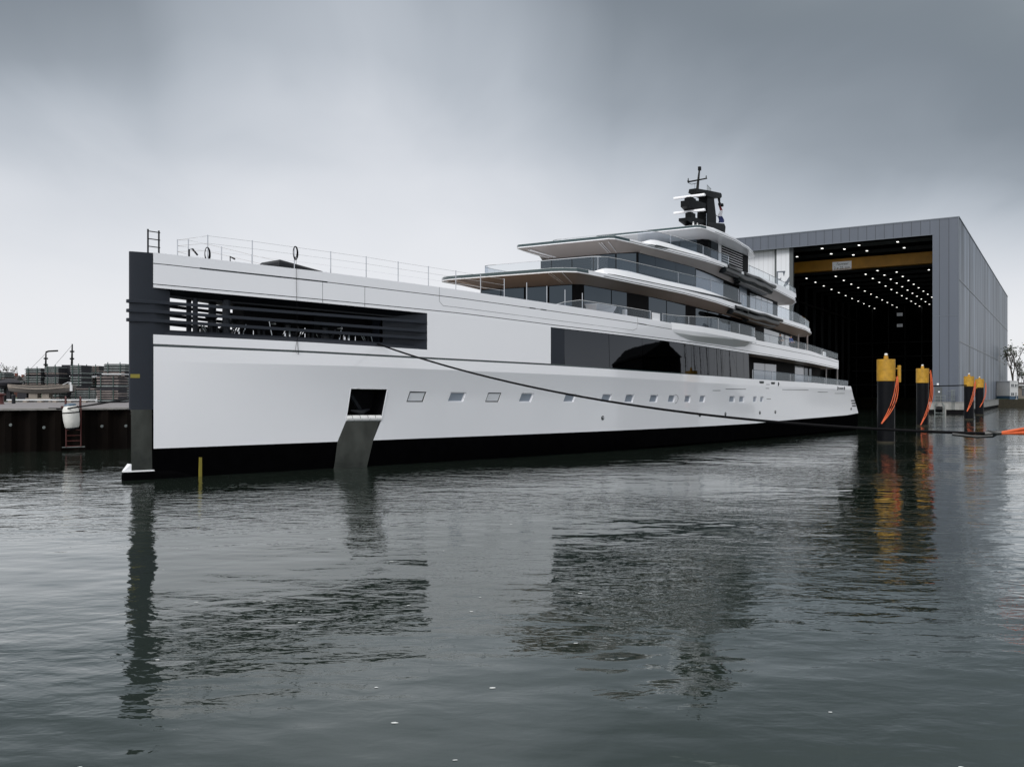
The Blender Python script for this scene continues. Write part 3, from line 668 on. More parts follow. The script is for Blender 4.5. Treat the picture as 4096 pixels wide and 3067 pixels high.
# bulwark 1 forward with curved front, and aft
BL1=[(30,13.62),(34,13.68),(45,13.58),(52,13.5),(56.3,13.27)]; BH1=[(30,13.64),(31.6,13.72),(32.4,14.0),(33.2,14.17),(36,14.26),(42,14.07),(48,14.0),(50,13.85),(56.3,13.36)]
BV1=[(31.6,5.6),(32.0,6.3),(32.6,6.7),(34,6.8),(50,6.8),(56.3,6.58)]
def uwall(mb,V,us,lo,hi,th,lean=0,dv=0,front=True):
    P=[(u,itp(V,u)-dv) for u in us][::-1]
    if front: P+=[(us[0]-.01,0)]; P+=[(u,-v) for u,v in P[-2::-1]]; wall(mb,[(u,v,itp(lo,u),itp(hi,u)) for u,v in P],th,lean)
    else:
        for sg in (1,-1): wall(mb,[(u,sg*v,itp(lo,u),itp(hi,u)) for u,v in P],th,lean)
b=YB(); uw=[31.6,32,32.3,32.6,33,34]+rng(36,56.3,2); uwall(b,BV1,uw,BL1,BH1,.25,.22); b.build('bulwark','super white',roof1,True,0,25)
b=YB(); uwall(b,BV1,[u for u in uw if u>=33],[(a,c-.09) for a,c in BL1],[(a,c+.03) for a,c in BL1],.2,0,-.03,False); b.build('bulwark_groove','groove',roof1)
AV1=[(57.0,6.55),(60,6.45),(74,5.75),(77.7,5.0)]; AL1=[(57,12.62),(65,12.36),(72.5,12.0),(77.7,11.66)]; AH1=[(57,13.02),(64.3,12.74),(77.7,12.05)]
b=YB(); ua=rng(57.0,74,2.4)+[76,77.7]; uwall(b,AV1,ua,AL1,AH1,.2,.03,0,False); b.build('bulwark','super white',roof1,True,0,25)
b=YB(); uwall(b,AV1,ua,[(a,c-.06) for a,c in AL1],[(a,c+.0) for a,c in AL1],.1,0,-.01,False); b.build('bulwark_groove','groove',roof1)
def rail(V,us,lo,hi,parent,front=True,m='rail glass',dv=0,posts=None,pr=.025):
    g=YB(); P=[(u,itp(V,u)-dv) for u in us][::-1]
    if front:
        f=YB(); Q=[(us[0],itp(V,us[0])-dv),(us[0],0)]; Q+=[(us[0],-v) for _,v in Q[:1]]; f.loft([[(u,v,itp(lo,u)),(u,v,itp(hi,u)-.02),(u+.02,v,itp(hi,u)-.02),(u+.02,v,itp(lo,u))] for u,v in Q]); f.build('rail_glass','rail glass clear',parent,False)
    for sg in (1,-1): g=YB(); wall(g,[(u,sg*v,itp(lo,u),itp(hi,u)-.02) for u,v in P],.02); g.build('rail_glass',m,parent,False)
    h=YB(); P=[(u,itp(V,u)-dv) for u in us][::-1]
    if front:
        P+=[(us[0]-.01,0)]; P+=[(u,-v) for u,v in P[-2::-1]]; h.tube([(u,v,itp(hi,u)) for u,v in P],.028,6)
    else:
        for sg in (1,-1): h.tube([(u,sg*v,itp(hi,u)) for u,v in P],.028,6)
    h.build('handrail','steel',parent)
    for u in (posts or []):
        for sg in (1,-1):
            q=YB(); v=itp(V,u)-dv; q.tube([(u,sg*v,itp(lo,u)),(u,sg*v,itp(hi,u))],pr,6); q.build('rail_post','steel',parent)
RV1=[(32.7,5.4),(32.9,5.9),(33.5,6.4),(34.5,6.6),(50,6.6),(56.1,6.4)]
RH1=[(31,15.10),(33,15.06),(47.6,14.93),(52.4,14.83),(56.1,14.62)]
rail(RV1,[32.7,32.9,33.5]+rng(35,56.1,2.1),[(31,13.62),(32.7,13.95),(33.1,14.1)]+[(a,c-.03) for a,c in BH1 if a>33],RH1,roof1,posts=[32.9,44.0,50.0,56.05])
AR1=[(56.5,14.22),(61,14.02),(69.6,13.62),(76,12.97),(77.5,12.85)]
rail([(a,v-.1) for a,v in AV1],rng(56.6,77.4,2.3),[(a,c-.02) for a,c in AH1],AR1,roof1,False,posts=[57,61.5,66,70.5,75])
# level B
SB=[(39.1,3.6),(39.7,5.2),(52,5.2),(62,4.6),(74,3.9)]
WB_=[(38,16.28),(41,16.27),(50,16.1),(56,15.62),(66,14.9),(74,14.4)]
WBL=[(38,13.6),(50,13.45),(57,12.9),(66,12.4),(80,11.5)]
hB=house('bridge_house',39.1,3.4,39.7,SB,70.5,WBL,WB_,'interior black')
panes(SB,[39.8,42.5,46.0,49.6],WBL,WB_,['house glass'],hB,gap=.015)
panes(SB,[49.7,52.5,55.6],WBL,[(a,c-.12) for a,c in WB_],['pane grey'],hB,gap=.03)
panes(SB,[59.6,61.6],WBL,WB_,['pane grey'],hB); panes(SB,[62.4,64.0,65.6,67.3,69.0],WBL,[(a,c-.15) for a,c in WB_],['pale glass'],hB)
for v0,v1 in ((-3.4,-1.2),(-1.1,1.1),(1.2,3.4)): fpane(None,((39.08,v0),(39.08,v1)),13.7,16.2,'house glass',hB)
for sg in (1,-1): fpane(None,((39.12,sg*3.5),(39.66,sg*5.1)),13.7,16.2,'house glass',hB)
LO2=[(34.5,16.97),(36.5,16.95),(38.5,16.86),(44,16.71),(49,16.66),(53.5,16.58),(60,16.12),(66,15.75),(74,15.05),(77.4,14.85)]
TH2=[(34.5,.29),(37,.28),(40,.26),(48,.26),(55,.42),(56.5,.35),(66,.5),(74.5,.45),(75.2,.1),(78,.08)]
V2=[(36.0,4.75),(36.3,5.15),(38,5.5),(44,6.1),(50,6.2),(60,5.7),(73.5,4.8),(75.4,4.2),(77.2,3.0)]
us2=[36.0,36.12,36.3,37,38,40]+rng(41,56,2.5)+rng(58,73.5,2.5)+[74.6,75.4,76.4,77.2]
roof2=build_level(us2,V2,LO2,TH2,38.0,'r2',SB,WB_,39.1,70.5,'soffit taupe')
soffit_lines(roof2,[((36.3,4.6,16.72),(38.9,3.6,16.32),.035),((36.3,3.9,16.72),(38.9,3.0,16.32),.035),((36.3,3.65,16.72),(38.9,2.8,16.32),.035)])
BV2=[(39.6,4.9),(40.0,5.6),(40.8,5.95),(42,6.0),(50,6.0),(56,5.75)]
BL2=[(38,17.0),(42,17.05),(50,16.98),(56.3,16.82)]; BH2=[(38,17.02),(39.7,17.12),(41,17.5),(43,17.55),(49.3,17.36),(56.3,16.98)]
b=YB(); uw=[39.6,40,40.4,40.8,41.4,42]+rng(44,56,2); uwall(b,BV2,uw,BL2,BH2,.25,.2); b.build('bulwark','super white',roof2,True,0,25)
b=YB(); uwall(b,BV2,[u for u in uw if u>=41.4],[(a,c-.09) for a,c in BL2],[(a,c+.03) for a,c in BL2],.2,0,-.03,False); b.build('bulwark_groove','groove',roof2)
RV2=[(41.0,4.4),(41.3,5.0),(42.2,5.7),(44,5.85),(50,5.8),(55.6,5.6)]; RH2=[(38,18.32),(42,18.31),(49,18.15),(55.6,17.85)]
rail(RV2,[41.0,41.3,41.7,42.2]+rng(43,55.6,2),[(38,17.0),(40,17.3),(41,17.45),(43,17.5),(49.3,17.32),(56.3,16.95)],RH2,roof2,posts=[44,50,55.5])
AV2=[(60.2,5.6),(64,5.4),(73.5,4.7),(75,4.4)]; ua=rng(60.2,75,2.1)
b=YB(); uwall(b,AV2,ua,[(60,16.35),(66,16.1),(75,15.5)],[(60.2,16.75),(66,16.48),(75,15.94)],.2,.03,0,False); b.build('bulwark','super white',roof2,True,0,25)
rail([(a,v-.1) for a,v in AV2],ua,[(60.2,16.72),(66,16.45),(75,15.9)],[(60.2,17.50),(66,17.15),(75,16.5)],roof2,False,'rail glass clear',posts=[60.3,66,71,75])
# level C
SC=[(54.2,3.6),(54.6,3.9),(66,3.5)]; WC_=[(53,19.55),(58,19.45),(63,19.2),(66,18.9)]; WCL=[(53,16.9),(64,16.2),(66,16.0)]
hC=house('top_house',54.2,3.5,54.7,SC,64.2,WCL,WC_,'interior black')
panes(SC,[55.1,56.7],WCL,WC_,['house glass'],hC); 
for v0,v1 in ((-2.9,-1.0),(-.9,.9),(1.0,2.9)): fpane(None,((54.18,v0),(54.18,v1)),17,19.65,'house glass',hC)
for sg in (1,-1):
    q=YB(); strip(q,[56.85,57.5],lambda u:(itp(SC,u)+.05,itp(WCL,u),itp(WC_,u)),.1,0,(sg,)); q.build('corner_post','super white',hC,False)
    for k in range(9):
        q=YB(); z=[itp(WC_,u)-.08-.25*k for u in (57.6,62.4)]; v=[sg*(itp(SC,u)+.08) for u in (57.6,62.4)]
        q.loft([[(57.6,v[0],z[0]),(57.6,v[0]+sg*.08,z[0]-.05),(57.6,v[0]+sg*.08,z[0]-.1),(57.6,v[0],z[0]-.06)],[(62.4,v[1],z[1]),(62.4,v[1]+sg*.08,z[1]-.05),(62.4,v[1]+sg*.08,z[1]-.1),(62.4,v[1],z[1]-.06)]]); q.build('louvre_slat','super white',hC,False)
    for k in range(4):   # dark moulded folds below the louvres
        q=YB(); zb=17.0-.28*k; q.tube([(57.5,sg*4.1,zb+.25),(59.4,sg*4.15,zb+.05),(61.2,sg*4.05,zb-.2),(63.2,sg*3.9,zb-.42)],[.1,.14,.13,.1],8); q.build('moulding','fold dark',hC)
LO3=[(49,19.70),(54.3,19.50),(60,19.2),(63,19.1),(65.4,18.95)]
V3=[(49.2,5.5),(49.5,5.85),(50.2,6.0),(56,5.95),(61,5.2),(64.4,4.2),(65.4,3.4)]
us3=[49.2,49.35,49.5,50.2,52]+rng(54,63,2)+[64.4,65.4]
TH3=[(49,.27),(52,.26),(56,.3),(63,.28),(65.4,.12)]
roof3=build_level(us3,V3,LO3,TH3,50.4,'r3',SC,WC_,54.2,64.2,'soffit taupe')
b=YB(); secs=[]
for u,hv,top in ((53.4,3.9,20.34),(54.2,3.9,20.8),(55.2,3.9,21.12),(58,3.8,21.22),(61.5,3.6,21.12),(63.8,3.2,20.75),(65.0,2.7,20.1)):
    base=itp(LO3,u)+itp(TH3,u)-.02; secs.append([(u,hv,base),(u,hv-.35,base+(top-base)*.55),(u,hv-1.1,top),(u,-hv+1.1,top),(u,-hv+.35,base+(top-base)*.55),(u,-hv,base)])
b.loft(secs); b.build('coaming','super white',roof3,True,0,40)
b=YB()
for sg in (1,-1): b.tube([(54.6,sg*3.93,20.42),(57,sg*3.86,20.5),(60,sg*3.75,20.42),(62.5,sg*3.5,20.2),(64.0,sg*3.2,19.95)],[.02,.05,.05,.05,.02],6)
b.build('coaming_groove','groove',roof3)
b=YB(); b.lathe([(.75,0),(.78,.4),(.66,.75),(.4,.98),(.05,1.08)],(62.9,.3,20.85),20); b.build('satellite_dome','dark fitting',roof3)
# the moulded dark fold panels on the two side decks
def folds(cent,parent,V,rows):
    for sg in (1,-1):
        for (pts,r,dv) in rows:
            q=YB(); secs=[]
            for u,w in pts:
                v=itp(V,u)+dv; h=r*1.5; secs.append([(u,sg*(v-.4),w+h*.5),(u,sg*(v+.05),w+h),(u,sg*(v+.24),w+h*.45),(u,sg*(v+.22),w-h*.4),(u,sg*(v+.0),w-h),(u,sg*(v-.6),w-h*.8)])
            q.loft(secs); q.build('fold_panel','fold dark',parent,True,.02,40)
folds(None,roof2,V2,[([(53.6,16.28),(55.2,16.2),(57.0,16.08)],.20,.10),([(54.6,16.68),(56.2,16.62),(57.6,16.48)],.17,-.05),
   ([(57.0,16.02),(58.6,15.88),(60.4,15.92),(62.2,15.72),(63.8,15.72),(66.0,15.45)],.27,.05),([(58.6,16.42),(60.6,16.32),(62.4,16.32),(64.2,16.12),(65.4,15.98),(67.2,15.95)],.15,-.02),([(57.6,15.55),(60,15.4),(62.5,15.25),(65,15.05)],.16,-.2)])
folds(None,roof1,V1,[([(53.4,12.28),(55.2,12.2),(57.2,12.05)],.16,.10),([(54.4,12.74),(56.0,12.7),(57.4,12.6)],.14,-.02),
   ([(57.0,12.12),(59.0,11.98),(61.0,12.06),(63.0,11.9),(65.2,11.85)],.22,.05),([(57.6,12.60),(60.0,12.46),(62.0,12.48),(64.0,12.32),(66.5,12.22)],.12,-.02),([(57.5,11.75),(60,11.62),(62.5,11.5),(64.6,11.5)],.13,-.15)])
# upper-deck rails on the band
RVa=[(27.2,7.0),(29.5,7.35),(39,7.75),(41.5,7.9),(44,8.35),(46.5,8.6),(54.6,8.6),(56.5,7.85),(81,6.9)]
def vra(u): return (vt(u)-.12) if u<41.2 or u>55.5 else vt(u)+itp(vo,u)-.1
tab=[(u,vra(u)) for u in rng(27.2,81,.6)]
rail(tab,[27.3,28.2]+rng(29.8,38.4,1.5),[(u,itp(WBT,u)-.02) for u in rng(27,39,1)],[(27.3,10.9),(28.2,11.15),(29.8,11.42),(38.4,11.15)],Y,False,posts=[38.3])
q=YB(); strip(q,[38.6,39.6],lambda u:(vt(u)-.1,itp(WBT,u)-.1,itp(WBT,u)+.62),.1); q.build('gate_panel','super white',Y)
rail(tab,rng(39.9,55.2,1.02),[(u,itp(WBT,u)+(.04 if u>41.2 else -.02)) for u in rng(39.8,55.5,.8)],[(39.9,11.08),(42,11.02),(47,11.17),(55.2,10.72)],Y,False,posts=[40,43.2,47.5,51.5,55.1])
rail(tab,[56.2]+rng(57.5,79.4,2),[(u,itp(WBT,u)-.02) for u in rng(56,80,2)],[(56.2,10.55),(60,10.33),(70,9.80),(79.4,9.12)],Y,False,'rail glass clear',posts=[56.3,60,64.5,69,74,79.3])
q=YB(); strip(q,[75.5,76.4],lambda u:(vband(u)-.1,itp(WBT,u)-.1,itp(WBT,u)+.5),.1); q.build('gate_panel','super white',Y)
# helm station box and small deck gear on the wing
q=YB(); q.loft([[(32.2,6.2,10.7),(34.2,6.4,10.65),(34.2,5.4,10.65),(32.2,5.4,10.7)],[(31.9,6.5,11.35),(34.5,6.6,11.3),(34.5,5.3,11.3),(31.9,5.3,11.35)]]); q.build('wing_console','super white',Y,False,.05)
q=YB(); q.box(36.0,36.25,6.1,6.4,10.4,11.2); q.build('console_stand','super white',Y,False)
# main deck aft: house with windows, rails, posts, tender cover
SM=[(55,5.9),(80,5.5)]; WML=[(55,5.8),(84,5.2)]; WMH=[(55,8.35),(60,8.2),(81.3,7.45)]
hM=house('main_house',55.2,5.0,56.0,SM,79.5,WML,WMH,'interior black')
panes(SM,[60.6,63.4,66.4],WML,[(55,7.8),(60.5,7.66),(66.4,7.62),(84,7.3)],['pale glass'],hM)
panes(SM,[71.5,74.2],WML,[(55,7.8),(71.5,7.68),(74.2,7.6),(84,7.3)],['pale glass'],hM)
panes(SM,[74.3,76.6],WML,[(55,7.8),(71.5,7.6),(84,7.3)],['house glass'],hM)
tabm=[(u,vt(u)-.15) for u in rng(55,84,1)]
rail(tabm,rng(56.0,83.2,2.27),[(u,itp(WSB,u)-.03) for u in rng(55,84,1)],[(56,6.78),(62,6.64),(70,6.40),(83.2,5.98)],Y,False,posts=[56,60.5,65,70,75,80])
for u in (78.4,82.0):
    for sg in (1,-1):
        q=YB(); q.tube([(u,sg*6.6,5.4),(u,sg*6.6,7.55)],.09,8); q.build('deck_post','soffit grey',Y)
for u in (73.4,76.0):
    for sg in (1,-1):
        q=YB(); q.tube([(u,sg*5.3,8.9),(u,sg*5.3,11.2)],.1,8); q.build('deck_post','soffit taupe',Y)
for sg in (1,-1):
    q=YB(); q.tube([(73.2,sg*4.3,12.2),(74.0,sg*4.5,14.6)],.05,6); q.build('deck_post','steel',Y)
# foredeck: stanchions, wires, ladder, skylight, fittings
stn=[(2.8,13.14),(5.2,13.10),(7.6,13.01),(9.8,12.94),(12.1,12.87),(14.3,12.76),(16.5,12.67),(18.6,12.58),(20.6,12.48),(22.6,12.38),(24.6,12.28),(26.5,12.18),(28.3,12.07),(30.1,11.97)]
for sg in (1,-1):
    for u,w in stn:
        q=YB(); v=sg*(vt(u)-.15); q.tube([(u,v,itp(WBT,u)-.1),(u,v,w)],.028 ,6); q.build('stanchion','steel',Y)
q=YB(); q.tube([(1.6,0,11.75),(1.6,0,12.85)],.028,6); q.build('stanchion','steel',Y)
for k in range(3):
    for sg in (1,-1):
        q=YB(); h=lambda u,w,k=k:(itp(WBT,u)+(w-itp(WBT,u))*(.96-.31*k))
        q.tube([(1.6,0,h(1.6,12.85))]+[(u,sg*(vt(u)-.15),h(u,w)) for u,w in stn[:10]],.008,4); q.build('guard_wire','steel',Y)
b=YB(); b.loft([[(7.2,-.9,11.6),(10.6,-.9,11.5),(10.6,1.2,11.5),(7.2,1.2,11.6)],[(7.2,-.9,12.15),(10.6,-.9,11.8),(10.6,1.2,11.8),(7.2,1.2,12.15)],[(7.35,-.8,12.34),(10.4,-.8,11.98),(10.4,1.1,11.98),(7.35,1.1,12.34)]]); b.build('skylight','dark fitting',Y,True,.06)
b=YB(); b.tube([(2.0,.5,11.9),(2.0,.5,12.3),(2.2,.5,12.35),(2.5,.5,12.05)],.05,6); b.build('davit','dark fitting',Y); b=YB(); b.tube([(4.3,.8,11.8),(4.3,.8,12.15),(4.6,.8,12.05)],.05,6); b.build('davit','dark fitting',Y)
# ---- mast
ms=empty('mast',(59.5,0,21.1),0,parent=Y); ms.location=(59.5,0,21.1)
def ml(p): q=ylist(p); return (q[0]-59.5,q[1],q[2]-21.1-.21)
def mpart(name,m,fn,**k):
    q=MB(ml); fn(q); return q.build(name,m,ms,**k)
mpart('mast_column','mast black',lambda q:q.loft([[(60.7,-.6,21),(62.7,-.6,21),(62.7,.6,21),(60.7,.6,21)],[(60.7,-.6,23.5),(62.7,-.6,23.5),(62.7,.6,23.5),(60.7,.6,23.5)],[(60.9,-.5,25.5),(62.4,-.5,25.5),(62.4,.5,25.5),(60.9,.5,25.5)]]))
mpart('mast_base','mast black',lambda q:(q.loft([[(60.3,-1.1,21),(64.0,-.9,21),(64.0,.9,21),(60.3,1.1,21)],[(60.4,-.9,22.0),(64.7,-.7,22.7),(64.7,.7,22.7),(60.4,.9,22.0)],[(60.5,-.7,22.6),(64.6,-.6,23.05),(64.6,.6,23.05),(60.5,.7,22.6)]]),))
mpart('platform','mast black',lambda q:q.loft([[(58.6,-.5,25.45),(58.6,.5,25.45),(58.6,.4,25.85),(58.6,-.4,25.85)],[(61.2,-.7,25.35),(61.2,.7,25.35),(61.2,.6,26.05),(61.2,-.6,26.05)],[(64.0,-.5,25.75),(64.0,.5,25.75),(64.0,.5,26.3),(64.0,-.5,26.3)],[(64.6,-.3,26.0),(64.6,.3,26.0),(64.6,.3,26.25),(64.6,-.3,26.25)]]))
mpart('radar_bracket','mast black',lambda q:(q.loft([[(57.0,-.5,23.75),(57.0,.5,23.75),(57.0,.5,24.35),(57.0,-.5,24.35)],[(58.4,-.7,23.45),(58.4,.7,23.45),(58.4,.7,24.5),(58.4,-.7,24.5)],[(61.4,-.4,24.0),(61.4,.4,24.0),(61.4,.4,24.6),(61.4,-.4,24.6)]]),q.box(57.6,58.6,-.4,.4,24.3,24.75)))
mpart('radar_bracket','mast black',lambda q:(q.loft([[(56.6,-.5,22.2),(56.6,.5,22.2),(56.6,.5,22.5),(56.6,-.5,22.5)],[(58.0,-.5,21.9),(58.0,.5,21.9),(58.0,.5,22.75),(58.0,-.5,22.75)],[(61.2,-.4,22.2),(61.2,.4,22.2),(61.2,.4,22.8),(61.2,-.4,22.8)]]),q.box(57.7,58.6,-.35,.35,21,23.2)))
mpart('front_foot','mast black',lambda q:q.loft([[(56.3,-.7,21.25),(56.3,.7,21.25),(56.3,.7,21.45),(56.3,-.7,21.45)],[(58.6,-.8,21.0),(58.6,.8,21.0),(58.6,.8,21.6),(58.6,-.8,21.6)]]))
for w in (24.93,23.38):
    mpart('radar_bar','super white',lambda q:q.loft([[(57.85,v,w-.12),(58.15,v,w-.12),(58.18,v,w+.02),(58.1,v,w+.13),(57.9,v,w+.13),(57.82,v,w+.02)] for v in (-1.85,1.75)]),bevel=.03)
mpart('radar_motor','mast black',lambda q:(q.box(57.7,58.3,-.3,.3,24.5,24.83),q.box(57.75,58.25,-.25,.25,22.9,23.28)))
mpart('top_pole','mast black',lambda q:(q.tube([(59.4,.1,25.7),(59.75,.2,28.2)],[.16,.08],8),q.box(59.62,59.88,.07,.33,27.95,28.35)))
mpart('yard','mast black',lambda q:(q.tube([(59.5,-1.05,26.85),(59.5,1.15,26.95)],[.09,.07],8),q.tube([(59.5,-1.0,26.75),(59.5,-.6,26.55),(59.5,.05,26.6)],.03,6)))
for v in (-1.0,1.1): mpart('navigation_light','mast black',lambda q:q.lathe([(.13,0),(.06,.1),(.05,.3),(.02,.35)],(59.5,v,26.92),8))
mpart('antenna_grille','galv',lambda q:([q.tube([(61.4+.14*k,.2,26.0),(61.4+.14*k,.2,26.75-.05*k)],.02,4) for k in range(7)],q.tube([(61.4,.2,26.75),(62.3,.2,26.45)],.03,4)))
mpart('whip','steel',lambda q:(q.tube([(58.9,.1,25.9),(58.9,.1,26.4)],.03,5),q.tube([(59.9,.9,21.2),(59.9,.9,23.4)],.05,6)))
for du in (0,.55): mpart('search_light','mast black',lambda q:q.tube([(63.6+du,.45,25.0),(63.6+du,.65,25.0)],.19,12))
mpart('light_arm','mast black',lambda q:(q.tube([(63.9,.3,25.8),(63.9,.4,25.0)],[.18,.08],6),q.tube([(62.3,.45,23.9),(63.3,.5,23.6)],.03,5)))
for du in (0,.85):
    mpart('life_ring','white plastic',lambda q:q.tube([(56.95+du+.24*math.cos(a),1.0-.1*math.cos(a),21.75+.27*math.sin(a)) for a in [2*math.pi*k/16 for k in range(17)]],.06,6))
# flag hanging behind the mast
fl=empty('flag',yw(63.9,.45,23.1),0,'red white and blue flag drooping beside the black mast','flag')
for j,(m,z0,z1) in enumerate((('red',24.4,25.2),('white cloth',23.75,24.4),('blue',23.05,23.75))):
    q=MB(lambda p:(p[0],p[1],p[2]-23.1)); secs=[]
    for z in rng(z0,z1,.2):
        t=(25.2-z)/2.2; wdt=.12+.5*t**.8; secs.append([(wdt*(i/6-.35)+.08*math.sin(z*6),.07*math.sin(i*1.8+z*3),z) for i in range(7)])
    q.loft(secs,cap=False,close=False); q.build('flag_stripe',m,fl)
# ---- foredeck ladder, coils, clothed figures
ld=empty('ladder',yw(.2,.0,11.85),TH,'short dark steel ladder standing on the yacht bow','ladder')
for x in (-.25,.35):
    q=MB(); q.tube([(x,.0,0),(x,.0,1.32)],.045,6); q.build('stile','dark fitting',ld)
for k in range(3):
    q=MB(); q.tube([(-.27,0,.42+.4*k),(.42,0,.42+.4*k)],.028,6); q.build('rung','dark fitting',ld)
def coil(u,w,lab):
    q=YB(); 
    for k in range(4):
        q.tube([(u+.13*math.sin(a)*(1+.1*k),vt(u)-.12+.02*k,w-.32*(1-math.cos(a))*(1+.08*k)) for a in [2*math.pi*i/14 for i in range(15)]],.022,5)
    q2=q; o=q2.build('rope_coil','rope black',None); o.location=(YO[0],YO[1],0); o.rotation_euler=(0,0,TH); o['label']=lab; o['category']='rope'; o['group']='rope coils hung on the foredeck rail'
coil(7.62,13.0,'black rope coil hung on top of a tall foredeck stanchion above the louvres')
coil(2.75,12.45,'dark rope coil hanging on the foredeck rail nearest the bow')
hl=YB(); hl.tube([(7.6,vt(7.6)+.03,12.2),(7.6,vt(7.6)+.05,11.3),(7.62,vt(7.6)+.05,10.0),(7.65,vt(7.6)+.06,7.7),(7.5,vt(7.6)+.05,6.9),(7.75,vt(7.6)+.05,6.75),(7.65,vt(7.6)+.06,7.7)],.012,4)
o=hl.build('heaving_line','rope black',None); o.location=(YO[0],YO[1],0); o.rotation_euler=(0,0,TH); o['label']='thin dark line hanging down the white bow from the rail'; o['category']='rope'
def person(loc,rz,jacket,label,arms):
    root=empty('person',loc,rz,label,'person','people standing on the upper side deck')
    def skin(name,verts,edges,radii,m,parent,sub=2):
        me=bpy.data.meshes.new(name); me.from_pydata(verts,edges,[]); o=bpy.data.objects.new(name,me); C.objects.link(o); o.parent=parent
        o.modifiers.new('skin','SKIN')
        for i,r in enumerate(radii): me.skin_vertices[0].data[i].radius=(r,r)
        me.skin_vertices[0].data[0].use_root=True
        s=o.modifiers.new('sub','SUBSURF'); s.levels=sub; s.render_levels=sub; me.materials.append(M(m))
        return o
    V=[(0,0,.95),(0,0,1.15),(0,0,1.35),(0,.0,1.5),(0,.02,1.58),(0,.03,1.66),(0,.03,1.74),
       (-.2,0,1.43),(-.26,.06,1.15),(-.22,.28,1.05),(-.20,.36,1.05),(.2,0,1.43),(.26,.06,1.15),(.22,.28,1.05),(.20,.36,1.05),
       (-.1,0,.88),(-.11,.02,.48),(-.12,-.02,.08),(-.12,.14,.03),(.1,0,.88),(.11,.02,.48),(.12,-.02,.08),(.12,.14,.03)]
    Ed=[(0,1),(1,2),(2,3),(3,4),(4,5),(5,6),(2,7),(7,8),(8,9),(9,10),(2,11),(11,12),(12,13),(13,14),(0,15),(15,16),(16,17),(17,18),(0,19),(19,20),(20,21),(21,22)]
    Ra=[.15,.145,.15,.07,.085,.1,.07,.075,.055,.045,.035,.075,.055,.045,.035,.1,.07,.05,.05,.1,.07,.05,.05]
    skin('body',V,Ed,Ra,'skin',root)
    jk=skin('jacket',[V[0],V[1],V[2],(0,0,1.46),V[7],V[8],(-.225,.22,1.07),V[11],V[12],(.225,.22,1.07)],[(0,1),(1,2),(2,3),(2,4),(4,5),(5,6),(2,7),(7,8),(8,9)],[.19,.18,.18,.1,.11,.08,.065,.11,.08,.065],jacket,root)
    skin('trousers',[(0,0,.92),V[15],V[16],(-.12,-.01,.12),V[19],V[20],(.12,-.01,.12)],[(0,1),(1,2),(2,3),(0,4),(4,5),(5,6)],[.16,.12,.09,.075,.12,.09,.075],'jacket dark',root)
    h=MB(); h.lathe([(.10,-.02),(.115,.03),(.105,.08),(.06,.125),(.01,.135)],(0,.01,1.68),12); h.build('hair','hair',root)
    return root
person(yw(65.6,6.5,9.02),TH+R(180),'jacket dark','person in dark clothes leaning at the glass rail, nearer the bow','')
person(yw(68.9,6.3,8.98),TH+R(170),'jacket blue','person in a bright blue jacket standing at the glass rail','')

# ---------------------------------------------------------------- ropes
def rope3(name,m,pts,r,label,cat='rope',group=None,seg=8):
    q=MB(); q.tube(pts,r,seg); o=q.build(name,m,None); o['label']=label; o['category']=cat
    if group: o['group']=group
    return o
P0=Vector(yw(12.9,vt(12.9)-.2,7.55)); P1=Vector((16.55,30.1,3.1))
SAG=1.12
pts=[]
for i in range(61):
    t=i/60; p=P0.lerp(P1,t); p.z-=SAG*4*t*(1-t); pts.append(tuple(p))
rope3('mooring_rope','rope black',pts,.052,'long black mooring line sagging from the yacht bow opening','rope')
q=MB(lambda p:(p[0]-.32,p[1]-.2,p[2])); q.tube([(16.0,30.95,3.04),(16.6,30.45,2.98),(17.0,30.15,3.02),(17.12,30.05,3.10),(16.9,30.3,3.18)],.055,8); q.tube([(16.85,30.35,3.09),(17.25,30.05,3.14)],[.11,.07],8)
o=q.build('shackle','fold dark',None); o['label']='dark green shackle joining the black line to orange straps'; o['category']='shackle'
sr=empty('orange_strap',(16.9,29.9,3.1),0,'bundle of orange straps running off the right edge above the water','strap')
for k in range(6):
    a=(k-2.5)/2.5; q_=[]
    for i in range(15):
        t=i/14; sp_=min(1,t*5)*.13; q_.append((5.0*t,-.3*t+.05*math.sin(k*2.1),.02+.42*t+a*sp_+.02*math.sin(7*t+k*1.7)))
    qq=MB(); qq.tube(q_,.048,8); qq.build('strand','rope orange',sr)
# quay line at the left
rope3('quay_line','rope black',[(-36.4,67.9,3.33),(-34.6,66.9,3.3),(-30,63,3.75),(-24,56,4.3),yw(-.6,-.5,4.9)],.06,'black line from the quay edge to the dark stem','rope')

# ---------------------------------------------------------------- hall
HA=math.atan2(.841,.540); HC=(98.3,190.0)
H_=empty('boat_hall',(HC[0],HC[1],0),HA,'huge grey metal clad boat hall with its tall doorway open','hall')
HW=60.0; HD=186.0; HT=43.3; OT=40.0; J=5.25
q=MB()   # front portal
q.box(0,1.2,0,J,2.6,OT); q.box(0,1.2,0,HW,OT,HT); q.box(0,1.2,HW-4,HW,2.6,OT)
q.build('portal','clad front',H_,False)
q=MB(); q.box(-.05,.06,0,J,21.66,21.76); q.box(-.05,.06,0,J,6.1,6.2); q.box(-.08,.1,-.1,HW,HT-.12,HT+.12); q.box(-.05,.06,J-.12,HW-4,OT-.15,OT); q.box(-.06,.05,-.06,.12,2.6,HT)
q.build('trim','letter grey',H_,False)
q=MB(); q.box(1.2,HD,0,.5,2.6,HT); q.build('side_wall','clad side',H_,False)
q=MB(); q.box(0,HD+.1,-.08,.02,29.5,29.75); q.box(0,HD+.1,-.08,.02,15.9,16.15); q.box(0,HD+.1,-.12,.1,HT-.15,HT+.1); q.build('side_trim','letter grey',H_,False)
